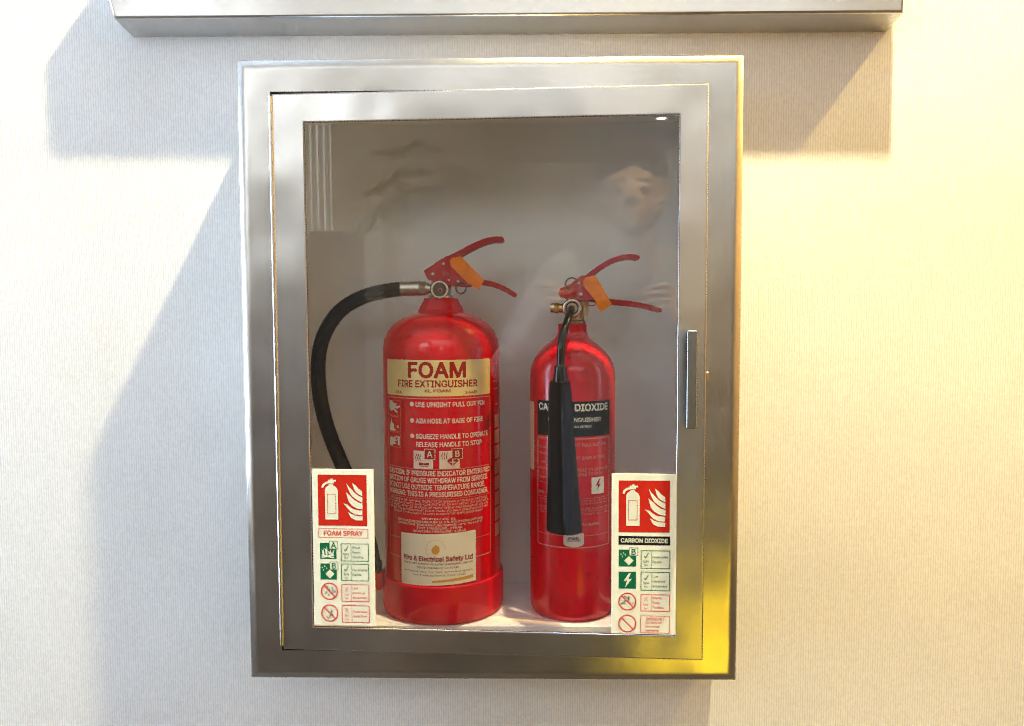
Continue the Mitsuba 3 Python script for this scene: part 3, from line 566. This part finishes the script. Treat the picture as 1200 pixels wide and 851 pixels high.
FLAMES = union_all([Polygon([(52.8, 17.6), (56.6, 20.5), (59.4, 24.2), (64.5, 27.6), (64.8, 33.5), (60.5, 31.2), (57.0, 28.6), (54.6, 24.4)]).buffer(0.35),
                    Polygon([(45.0, 17.8), (47.6, 22.4), (50.8, 25.2), (55.6, 30.6), (60.5, 33.8), (64.9, 35.6), (64.9, 42.0), (58.6, 38.6), (52.0, 33.8), (48.4, 27.6), (46.6, 22.2)]).buffer(0.3),
                    Polygon([(44.6, 29.8), (48.8, 33.6), (53.4, 38.0), (59.2, 42.0), (65.0, 43.6), (65.0, 50.4), (58.4, 49.2), (51.6, 45.6), (47.6, 40.2), (45.8, 34.2)]).buffer(0.3),
                    Polygon([(40.6, 43.6), (45.6, 45.0), (49.4, 48.4), (55.0, 51.4), (64.6, 52.4), (64.6, 57.8), (56.0, 57.0), (50.0, 53.8), (46.2, 49.4), (43.4, 46.0)]).buffer(0.3),
                    Polygon([(46.8, 54.6), (52.0, 57.6), (57.0, 59.0), (64.8, 59.8), (64.8, 64.4), (56.6, 64.2), (50.6, 61.4), (48.6, 58.0)]).buffer(0.3)])
def tick(x, y, s): return LineString([(x, y), (x + 1.5 * s, y + 1.8 * s), (x + 4.2 * s, y - 3.0 * s)]).buffer(0.42 * s)
def cross(x, y, s): return union_all([LineString([(x - s, y - 1.3 * s), (x + s, y + 1.3 * s)]), LineString([(x + s, y - 1.3 * s), (x - s, y + 1.3 * s)])]).buffer(0.32)
def info(y0, y1, ok, lines, x0=36.2, x1=72.5):
    xd = x0 + 13; col = tri(outline(x0, y0, x1, y1, 0.85)) + tri(B(xd, y0, xd + 0.5, y1)); ym = (y0 + y1) / 2
    ink = (tri(tick(x0 + 4.2, ym - 4.0, 1.25)) if ok else tri(cross(x0 + 6.6, ym - 4.6, 2.2)))
    ink += TX('Safe' if ok else 'Not', x0 + 6.7, ym + 3.6, 2.7, maxw=9) + TX('for', x0 + 6.7, ym + 8.2, 2.5, maxw=8)
    n = len(lines); tx = []
    for i, s in enumerate(lines): tx += TX(s, xd + 1.6, ym + 1.2 + (i - (n - 1) / 2) * 6.0, 2.75, align='l', maxw=x1 - xd - 2.6)
    return col, ink + tx
def ban(cx, cy, r_): return union_all([Point(cx, cy).buffer(r_).difference(Point(cx, cy).buffer(r_ - 1.5)), LineString([(cx - r_ * .66, cy - r_ * .66), (cx + r_ * .66, cy + r_ * .66)]).buffer(0.75)])
def class_box(x, y): return B(x, y, x + 11.4, y + 10.4)
def fire_a(x, y):
    return union_all([LineString([(x + 3, y + 18), (x + 18, y + 15)]).buffer(0.9), LineString([(x + 3, y + 15), (x + 18, y + 18.4)]).buffer(0.9)] + [Polygon([(x + a, y + 14.6), (x + a - 1.6, y + 8 + b), (x + a + 0.8, y + 10 + b), (x + a + c_, y + 5 + b), (x + a + 2.2, y + 14.6)]) for a, b, c_ in ((4, 0, 0.8), (8, -2, 1.6), (12, 1.4, 3), (15.4, 2.4, 4))])
def fire_b(x, y): return union_all([Polygon([(x + 7, y + 13), (x + 12.8, y + 7.4), (x + 18.8, y + 13), (x + 12.8, y + 19)])] + [Point(x + a, y + b).buffer(1.0).difference(Point(x + a + .6, y + b).buffer(.7)) for a, b in ((3.4, 5), (6.4, 3.4), (5, 8), (8.8, 5.6))])
def bits(cx, cy, seed, n=9):
    r0 = np.random.default_rng(seed); out = []
    for k in range(n):
        a, d = r0.uniform(0, 6.28), r0.uniform(1.5, 7.0); x, y = cx + d * math.cos(a), cy + d * math.sin(a); b = r0.uniform(0, 3.14); l = r0.uniform(0.8, 2.0)
        out.append(LineString([(x - l * math.cos(b), y - l * math.sin(b)), (x + l * math.cos(b) * .4 + .6, y), (x + l * math.cos(b), y + l * math.sin(b))]).buffer(0.45))
    return union_all(out)
fs = thing('foam_spray_sign', 'pale cream sign reading FOAM SPRAY stuck on the lower left corner of the glass door', 'sign', 'signs stuck on the glass')
L = sign(fs, 0.0424, 0.0718, 0.0792, 0.2012, 0.0, 0)
L('red_square', 'print_red', tri(B(7.6, 7.2, 70.8, 71.8)), 1)
L('extinguisher_symbol', 'print_cream', tri(EXT), 2); L('flame_symbol', 'print_cream', tri(FLAMES), 2)
red, grn, crm, blk = tri(outline(7.6, 75.4, 72.2, 87.4, 0.6)), [], [], []
red += tri(outline(19.6, 31.4, 31.0, 56.6, 0.5)) 
ora = TX('FOAM SPRAY', 39.8, 84.3, 5.8, w=51, fat=0.15)
i1 = info(94.2, 117.2, True, ['Wood,', 'Paper,', 'Textiles,']); i2 = info(120.2, 142.4, True, ['Flammable', 'liquids'])
i3 = info(146.4, 169.0, False, ['Live', 'electrical', 'equipment']); i4 = info(173.4, 196.0, False, ['Flammable', 'metal fires'])
sq = tri(B(9, 94, 30.4, 114.6).difference(class_box(21, 91.4))) + tri(B(9, 120.4, 30.4, 141.0).difference(class_box(21, 118)))
grn += sq + tri(outline(21, 91.4, 32.4, 101.8, 0.5)) + tri(outline(21, 118, 32.4, 128.4, 0.5)) + TX('A', 26.7, 100.2, 7.0) + TX('B', 26.7, 126.8, 7.0)
crm += tri(fire_a(8.6, 94.4)) + tri(fire_b(8.6, 120.6))
for i_ in (i3, i4): L('not_for_box', 'print_red', i_[0] + i_[1], 3)
for i_ in (i1, i2): L('safe_for_box', 'print_green', i_[0] + i_[1], 2)
for y_ in (156.0, 184.2): L('prohibition_mark', 'print_red', tri(ban(20.4, y_, 11.2)), 3)
blk += i1[1] + i2[1] + tri(bits(20.4, 156.0, 3)) + tri(bits(20.4, 184.2, 8, 6))
L('name_frame', 'print_red', red, 3); L('fire_class_square', 'print_green', grn, 1); L('class_symbol', 'print_cream', crm, 2); L('name_lettering', 'print_orange', ora, 1)
L('hazard_symbol', 'print_black', tri(bits(20.4, 156.0, 3)) + tri(bits(20.4, 184.2, 8, 6)), 1)
cs = thing('carbon_dioxide_sign', 'pale cream sign reading CARBON DIOXIDE stuck on the lower right corner of the glass door', 'sign', 'signs stuck on the glass')
L = sign(cs, 0.4190, 0.0700, 0.0790, 0.2010, 0.0, 0)
L('red_square', 'print_red', tri(B(8.6, 8.4, 71.6, 72.4)), 1)
S = lambda g: affinity.translate(affinity.scale(g, 1.0, 0.99, origin=(0, 0)), 0.9, 1.2)
L('extinguisher_symbol', 'print_cream', tri(S(EXT)), 2); L('flame_symbol', 'print_cream', tri(S(FLAMES)), 2)
L('name_bar', 'print_black', tri(B(8.6, 77.2, 72.2, 88.2)), 1); L('name_lettering', 'print_cream', TX('CARBON DIOXIDE', 40.4, 85.1, 5.0, w=58, fat=0.08), 2)
red, grn, crm = tri(outline(20.4, 32.4, 31.6, 57.4, 0.5)), [], []
i1 = info(94.6, 117.6, True, ['Flammable', 'liquids']); i2 = info(121.4, 145.2, True, ['Live', 'electrical', 'equipment']); i3 = info(149.4, 171.0, False, ['Wood,', 'Paper,', 'Textiles,'])
grn += tri(B(9, 94.4, 30.4, 115.2).difference(class_box(21.6, 91.6))) + tri(outline(21.6, 91.6, 33.0, 102.0, 0.5)) + TX('B', 27.3, 100.4, 7.0) + tri(B(9, 121.8, 30.4, 143.0))
crm += tri(fire_b(8.6, 94.8)) + tri(Polygon([(21.6, 123.4), (15.0, 133.6), (19.2, 133.0), (17.0, 141.6), (25.4, 130.4), (20.8, 131.0), (24.2, 123.4)]))
L('not_for_box', 'print_red', i3[0] + i3[1], 3)
for i_ in (i1, i2): L('safe_for_box', 'print_green', i_[0] + i_[1], 2)
for y_ in (159.2, 186.8): L('prohibition_mark', 'print_red', tri(ban(19.8, y_, 11.2)), 3)
L('symbol_frame', 'print_red', red, 3); red = tri(outline(36.2, 176.2, 72.5, 198.2, 0.65))
for k, s in enumerate(('IMPORTANT', 'Do not hold', 'horn when', 'operating')): red += TX(s, 54.4 if k == 0 else 42.6, 181.4 + 4.9 * k, 2.7, align='c' if k == 0 else 'l', maxw=24)
red += tri(B(42.6, 182.2, 66.2, 182.6))
L('important_box', 'print_red', red, 3); L('fire_class_square', 'print_green', grn, 1); L('class_symbol', 'print_cream', crm, 2)
L('hazard_symbol', 'print_black', tri(bits(19.8, 159.2, 5, 12)), 1)

# ---------------------------------------------------------------- the room the steel and the glass reflect
mat('carpet', two({'type': 'diffuse', 'reflectance': proc(lambda p, n, uv: mix((0.045, 0.04, 0.038), (0.09, 0.075, 0.065), fbm(p.x * 6, p.y * 6, 1.0)))}))
mat('ceiling_paint', matte(0.72, 0.71, 0.69)); mat('room_paint', matte(0.46, 0.425, 0.385)); mat('pale_paint', matte(0.55, 0.52, 0.47)); mat('dark_wood', gloss((0.06, 0.038, 0.025), 0.4))
mat('brown_paint', matte(0.16, 0.10, 0.06)); mat('pillar_paint', matte(0.50, 0.465, 0.425)); mat('warm_bounce_paint', matte(0.50, 0.30, 0.12)); mat('white_metal', matte(0.75, 0.75, 0.74)); mat('shade_out', matte(0.8, 0.62, 0.05))
Y0 = -6.9
struct('floor', bx(-2.4, 3.2, Y0, 0.0, FLOOR - 0.05, FLOOR), 'carpet')
struct('ceiling', bx(-2.4, 3.2, Y0, 0.0, CEIL, CEIL + 0.05), 'ceiling_paint')
struct('back_wall', cat([bx(-1.0, 3.2, Y0 - 0.1, Y0, 0.35, CEIL), bx(-1.1, -1.0, Y0, -3.1, FLOOR, CEIL), bx(-2.4, -1.1, -3.2, -3.1, 2.0, CEIL), bx(-1.27, -1.1, -3.2, -3.1, 0.92, 2.0)]), 'room_paint')
struct('unseen_dark_wall', bx(-2.4, -1.1, -3.2, -3.1, FLOOR, 0.92), 'dark_wood')  # unseen, kept dark so the left steel mirrors a dark lower part
struct('unseen_brown_wall', bx(-1.0, 3.2, Y0 - 0.1, Y0 + 0.02, FLOOR, 0.35), 'brown_paint')  # unseen, browned to darken reflections in the lower steel and glass
struct('warm_bounce_wall', bx(2.1, 2.2, -2.6, 0, FLOOR, CEIL), 'warm_bounce_paint')  # unseen, set close and orange to bounce warm light onto the right
struct('far_side_wall', bx(3.2, 3.3, Y0, -2.6, FLOOR, CEIL), 'room_paint')
struct('window_wall', cat([bx(-2.5, -2.4, -3.2, -0.95, FLOOR, CEIL), bx(-2.5, -2.4, -0.10, 0, FLOOR, CEIL), bx(-2.5, -2.4, -0.95, -0.10, FLOOR, -0.55), bx(-2.5, -2.4, -0.95, -0.10, 1.95, CEIL)]), 'pale_paint')
def window(name, label, make, emit, bars):
    k = thing(name, label, 'window')
    obj('pane', make, 'white_metal', k, emitter={'type': 'area', 'radiance': rgb(*emit)})
    for m_ in bars: obj('glazing_bar', m_, 'white_metal', k)
q = lambda pts: trimesh.Trimesh(np.array(pts, float), [[0, 2, 1], [0, 3, 2]], process=False)
window('unseen_daylight_window', 'large unseen window with white bars on the left, placed to light the left wall', q([(-2.44, -0.95, -0.55), (-2.44, -0.95, 1.95), (-2.44, -0.10, 1.95), (-2.44, -0.10, -0.55)])
       , UNSEEN_SIDE_WINDOW, [bx(-2.42, -2.38, y - 0.02, y + 0.02, -0.55, 1.95) for y in (-0.93, -0.52, -0.12)] + [bx(-2.42, -2.38, -0.95, -0.10, z - 0.02, z + 0.02) for z in (-0.53, 0.7, 1.93)])
window('curtained_window', 'window with pale striped blind behind the photographer, reflected in the glass', q([(-2.4, -3.16, 0.92), (-1.27, -3.16, 0.92), (-1.27, -3.16, 1.52), (-2.4, -3.16, 1.52)]),
       BACK_WINDOW, [bx(x - 0.008, x + 0.008, -3.14, -3.11, 0.92, 1.50) for x in np.arange(-2.38, -1.27, 0.036)])
window('unseen_transom_window', 'bright unseen window above the striped blind, placed to whiten the upper left steel', q([(-2.4, -3.16, 1.54), (-1.27, -3.16, 1.54), (-1.27, -3.16, 2.0), (-2.4, -3.16, 2.0)]),
       UNSEEN_TRANSOM, [bx(-2.4, -1.27, -3.17, -3.11, 1.50, 1.54), bx(-1.85, -1.81, -3.15, -3.11, 1.54, 2.0)])
def unseen_ceiling_panel(label, y0, y1, e):  # unseen glowing ceiling panels, placed to brighten what the upper steel mirrors
    kk = thing('unseen_ceiling_panel', label, 'unseen_ceiling_panel')
    obj('pane', q([(-1.4, y0, CEIL - 0.004), (2.2, y0, CEIL - 0.004), (2.2, y1, CEIL - 0.004), (-1.4, y1, CEIL - 0.004)]), 'white_metal', kk, emitter={'type': 'area', 'radiance': rgb(*e)})
    for x in (-1.38, -0.5, 0.4, 1.3, 2.18): obj('glazing_bar', bx(x - 0.02, x + 0.02, y0, y1, CEIL - 0.03, CEIL - 0.006), 'white_metal', kk)
unseen_ceiling_panel('bright unseen ceiling panel behind the photographer, placed to whiten the steel box', -4.38, -2.9, UNSEEN_FRONT_PANEL)
unseen_ceiling_panel('dimmer unseen ceiling panel far back, placed to brighten the top of the steel frame', -6.1, -4.46, UNSEEN_REAR_PANEL)
struct('pillar', bx(-0.62, -0.38, -6.9, -6.6, FLOOR, CEIL), 'pillar_paint')
for i, (x, y, r_, e) in enumerate(DOWNLIGHTS):
    k = thing('ceiling_downlight', ('round downlight in the ceiling just in front of the cabinet', 'warm unseen downlight in the ceiling, lighting the wall right of the cabinet', 'round downlight far back in the room, reflected at the top right of the glass', 'round downlight far back at the left of the room', 'round downlight far back at the right of the room')[i], 'lamp', 'ceiling downlights')
    a = np.linspace(0, 2 * PI, 33)[:-1]
    d = trimesh.Trimesh(np.vstack([[[x, y, CEIL - 0.006]], np.stack([x + r_ * np.cos(a), y + r_ * np.sin(a), np.full(32, CEIL - 0.006)], -1)]), [[0, 1 + (j + 1) % 32, 1 + j] for j in range(32)], process=False)
    obj('lens', d, 'white_metal', k, emitter={'type': 'area', 'radiance': rgb(*e)})
    obj('trim_ring', tube([(x + (r_ + 0.012) * math.cos(b), y + (r_ + 0.012) * math.sin(b), CEIL - 0.003) for b in a], 0.006, 8, True), 'white_metal', k, smooth=True)
# unseen table and yellow lamp, placed for the yellow glow low in the steel
tb = thing('side_table', 'small round dark wood pedestal table, unseen, put in to carry the lamp', 'table')
LX_, LY_ = 0.478, -0.99
obj('tabletop', lathe([(0, -0.50), (0.17, -0.50), (0.175, -0.49), (0.17, -0.48), (0, -0.48)], LX_, LY_, 48), 'dark_wood', tb, smooth=30)
obj('leg', lathe([(0, FLOOR), (0.13, FLOOR), (0.13, FLOOR + 0.02), (0.025, FLOOR + 0.04), (0.025, -0.50), (0, -0.50)], LX_, LY_, 32), 'dark_wood', tb, smooth=30)
lp = thing('unseen_table_lamp', 'unseen lit lamp with a yellow drum shade, placed for the yellow glow in the steel', 'lamp')
obj('base', lathe([(0, -0.48), (0.06, -0.48), (0.06, -0.468), (0.013, -0.46), (0.011, -0.24), (0, -0.24)], LX_, LY_, 32), 'nickel', lp, smooth=30)
shm = lathe([(0.140, -0.326), (0.130, -0.232)], LX_, LY_, 48)
if ((shm.triangles_center[:, :2] - [LX_, LY_]) * shm.face_normals[:, :2]).sum() < 0: shm.invert()
obj('shade', shm, 'shade_out', lp, emitter={'type': 'area', 'radiance': rgb(*UNSEEN_LAMP_SHADE)})
# palm
pt = thing('potted_palm', 'tall potted palm with narrow green fronds behind the photographer', 'plant')
PX, PY = -0.47, -2.2
mat('leaf', {'type': 'principledthin', 'base_color': rgb(0.035, 0.075, 0.018), 'roughness': 0.5, 'diff_trans': 0.5}); mat('terracotta', matte(0.3, 0.2, 0.15))
obj('pot', lathe([(0, FLOOR), (0.15, FLOOR), (0.19, FLOOR + 0.34), (0.17, FLOOR + 0.34), (0.165, FLOOR + 0.3), (0, FLOOR + 0.3)], PX, PY, 32), 'terracotta', pt, smooth=30)
obj('stem', tube(spline([(PX, PY, FLOOR + 0.3), (PX + 0.02, PY, -0.2), (PX - 0.01, PY, 0.6), (PX, PY, 1.12)], 12), 0.018, 10), 'dark_wood', pt, smooth=True)
rng = np.random.default_rng(11); lv, lf = [], []
for k in range(34):
    a, z0 = rng.uniform(0, 2 * PI), rng.uniform(0.72, 1.12); ln = rng.uniform(0.22, 0.38)
    o = np.array([PX, PY, z0]); d = np.array([math.cos(a), math.sin(a), 0])
    for b in range(14):
        tt = 0.2 + 0.8 * b / 13; c0 = o + d * ln * tt + np.array([0, 0, ln * (0.6 * tt - 0.75 * tt * tt)])
        for sd in (-1, 1):
            dd = d * 0.6 + sd * np.cross(d, [0, 0, 1]) + [0, 0, rng.uniform(-0.5, 0.2)]; dd = dd / np.linalg.norm(dd) * rng.uniform(0.08, 0.15); w_ = np.cross(dd, [0, 0, 1]) * 0.11
            n0 = len(lv); lv += [c0 - w_, c0 + w_, c0 + dd * 0.6 + w_, c0 + dd, c0 + dd * 0.6 - w_]; lf += [[n0, n0 + 1, n0 + 2], [n0, n0 + 2, n0 + 4], [n0 + 4, n0 + 2, n0 + 3]]
k = obj('fronds', trimesh.Trimesh(np.array(lv), lf, process=False), 'leaf', pt); labels[k] = {'kind': 'stuff'}

# ---------------------------------------------------------------- the photographer, seen only as a reflection in the glass
pe = thing('person', 'man in a grey T-shirt holding up a phone, reflected faintly in the glass', 'person')
mat('skin', two({'type': 'principled', 'base_color': rgb(0.42, 0.30, 0.245), 'roughness': 0.5})); mat('shirt', matte(0.19, 0.205, 0.23)); mat('hair', matte(0.05, 0.036, 0.026)); mat('beard', matte(0.20, 0.135, 0.10)); mat('trousers', matte(0.03, 0.035, 0.05))
def sph(p, r_, n=20): return m3.Manifold.sphere(r_, n).translate([float(c_) for c_ in p])
def bone(a, b, ra, rb, n=20): return m3.Manifold.batch_hull([sph(a, ra, n), sph(b, rb, n)])
def chain(pts, n=20):
    m = m3.Manifold()
    for a, b in zip(pts[:-1], pts[1:]): m += bone(a[:3], b[:3], a[3], b[3], n)
    return m
def soft(m, l, it=12):
    t = tm(m.refine_to_length(l)); t.merge_vertices(); trimesh.smoothing.filter_taubin(t, 0.5, 0.53, it); return t
HX, HYY, HZ = 0.208, -1.205, 0.785
head = m3.Manifold.batch_hull([sph((HX, HYY - 0.02, HZ + 0.035), 0.088, 32), sph((HX, HYY - 0.045, HZ + 0.03), 0.082, 32), sph((HX, HYY + 0.03, HZ - 0.07), 0.045, 24), sph((HX, HYY + 0.05, HZ - 0.095), 0.025, 20), sph((HX - 0.045, HYY, HZ - 0.02), 0.034, 20), sph((HX + 0.045, HYY, HZ - 0.02), 0.034, 20)])
head += chain([(HX, HYY + 0.066, HZ + 0.012, 0.010), (HX, HYY + 0.090, HZ - 0.025, 0.014)]) + sph((HX - 0.014, HYY + 0.078, HZ - 0.028), 0.010) + sph((HX + 0.014, HYY + 0.078, HZ - 0.028), 0.010)
head += bone((HX - 0.042, HYY + 0.060, HZ + 0.022), (HX + 0.042, HYY + 0.060, HZ + 0.022), 0.009, 0.009) + bone((HX - 0.02, HYY + 0.070, HZ - 0.058), (HX + 0.02, HYY + 0.070, HZ - 0.058), 0.008, 0.008) + bone((HX - 0.018, HYY + 0.068, HZ - 0.068), (HX + 0.018, HYY + 0.068, HZ - 0.068), 0.008, 0.008)
for sd in (-1, 1):
    head += bone((HX + sd * 0.086, HYY - 0.02, HZ + 0.02), (HX + sd * 0.082, HYY - 0.012, HZ - 0.025), 0.014, 0.009)
    head -= sph((HX + sd * 0.031, HYY + 0.083, HZ + 0.003), 0.0115)
    head += sph((HX + sd * 0.031, HYY + 0.062, HZ + 0.002), 0.0125)
body = head + chain([(HX, HYY - 0.03, HZ - 0.05, 0.056), (0.23, -1.30, 0.60, 0.062)])
arms = {-1: [(0.04, -1.37, 0.57, 0.062), (-0.13, -1.30, 0.33, 0.046), (-0.125, -1.285, 0.335, 0.044), (-0.03, -1.15, 0.455, 0.029), (-0.012, -1.130, 0.48, 0.028)], 1: [(0.44, -1.37, 0.57, 0.062), (0.54, -1.29, 0.31, 0.046), (0.53, -1.275, 0.315, 0.044), (0.325, -1.155, 0.445, 0.029), (0.295, -1.145, 0.475, 0.028)]}
for sd in (-1, 1):
    body += chain(arms[sd])
    w_ = np.array(arms[sd][-1][:3]); x_in = -sd
    body += m3.Manifold.batch_hull([sph(w_, 0.026), sph(w_ + [x_in * 0.012, 0.010, 0.052], 0.017), sph(w_ + [-x_in * 0.022, 0.004, 0.045], 0.017), sph(w_ + [x_in * 0.02, 0.018, 0.02], 0.018)])
    for j, (dz, ln) in enumerate(((0.062, 0.036), (0.045, 0.042), (0.026, 0.040), (0.008, 0.032))):
        b0 = w_ + [-x_in * 0.012, 0.012, dz]
        body += chain([(*b0, 0.010), (*(b0 + [x_in * ln * 0.55, 0.026, 0.004]), 0.0092), (*(b0 + [x_in * ln * 1.25, 0.024, 0.0]), 0.0085), (*(b0 + [x_in * ln * 1.7, 0.010, -0.004]), 0.0075)], 14)
    b0 = w_ + [x_in * 0.012, -0.004, 0.012]
    body += chain([(*b0, 0.013), (*(b0 + [x_in * 0.03, -0.010, 0.015]), 0.0115), (*(b0 + [x_in * 0.05, -0.004, 0.034]), 0.0095)], 14)
body += chain([(0.24, -1.38, 0.45, 0.11), (0.24, -1.40, 0.0, 0.10)])
for sd in (-1, 1): body += chain([(0.24 + sd * 0.09, -1.40, -0.15, 0.085), (0.24 + sd * 0.10, -1.38, -0.60, 0.055), (0.24 + sd * 0.10, -1.40, FLOOR + 0.08, 0.038), (0.24 + sd * 0.11, -1.28, FLOOR + 0.03, 0.028)])
obj('body', soft(body, 0.009, 10), 'skin', pe, smooth=True)
sh = m3.Manifold.batch_hull([sph((0.24 + sd * 0.145, -1.38, 0.55), 0.085, 24) for sd in (-1, 1)] + [sph((0.24, -1.34, 0.60), 0.075, 24)] + [sph((0.24 + sd * 0.11, -1.37, 0.36), 0.115, 24) for sd in (-1, 1)])
sh += m3.Manifold.batch_hull([sph((0.24 + sd * 0.11, -1.37, 0.36), 0.115, 24) for sd in (-1, 1)] + [sph((0.24 + sd * 0.10, -1.39, -0.12), 0.115, 24) for sd in (-1, 1)])
for sd in (-1, 1):
    a0, a1 = np.array(arms[sd][0][:3]), np.array(arms[sd][1][:3]); sh += bone(a0, a0 + (a1 - a0) * 0.72, 0.082, 0.066, 24)
obj('shirt', soft(sh, 0.02, 10), 'shirt', pe, smooth=True)
tr = m3.Manifold()
for sd in (-1, 1): tr += chain([(0.24 + sd * 0.085, -1.40, -0.12, 0.108), (0.24 + sd * 0.10, -1.385, -0.60, 0.075), (0.24 + sd * 0.10, -1.40, FLOOR + 0.08, 0.062)], 24)
obj('trousers', soft(tr, 0.03, 6), 'trousers', pe, smooth=True)
hm = m3.Manifold.batch_hull([sph((HX, HYY - 0.025, HZ + 0.048), 0.094, 32), sph((HX, HYY - 0.055, HZ + 0.02), 0.088, 32), sph((HX, HYY - 0.05, HZ - 0.03), 0.06, 24)]) - sph((HX, HYY + 0.122, HZ - 0.048), 0.116, 40) - m3.Manifold.cube([0.3, 0.2, 0.3], True).translate([HX, HYY + 0.11, HZ - 0.12])
bdm = m3.Manifold.batch_hull([sph((HX, HYY + 0.034, HZ - 0.074), 0.047, 24), sph((HX, HYY + 0.053, HZ - 0.097), 0.028, 24), sph((HX - 0.056, HYY + 0.002, HZ - 0.045), 0.029, 20), sph((HX + 0.056, HYY + 0.002, HZ - 0.045), 0.029, 20)]) - m3.Manifold.cube([0.3, 0.3, 0.08], True).translate([HX, HYY, HZ + 0.003]) - sph((HX, HYY + 0.09, HZ - 0.062), 0.022)
bt = soft(bdm, 0.007, 6); bt.vertices += (meshkit.fbm(bt.vertices * 120, 3)[:, None] - 0.5) * 0.006 * np.array(bt.vertex_normals)
obj('beard', bt, 'beard', pe, smooth=True)
ht = soft(hm, 0.006, 6); ht.vertices += (meshkit.fbm(ht.vertices * 90, 3)[:, None] - 0.5) * 0.014 * np.array(ht.vertex_normals)
obj('hair', ht, 'hair', pe, smooth=True)
ph = thing('phone', 'dark phone held sideways in both hands of the reflected man', 'phone')
obj('case', tm(rbx(0.022, 0.205, -1.0975, -1.0895, 0.428, 0.506, 0.0038, 16)), 'black_plastic', ph, smooth=35)
for k_ in list(scene):
    if k_.endswith(('lettering_003', 'pictogram_001', 'window_frame', 'lettering_003', 'panel__lettering')): labels[k_] = {'kind': 'stuff'}
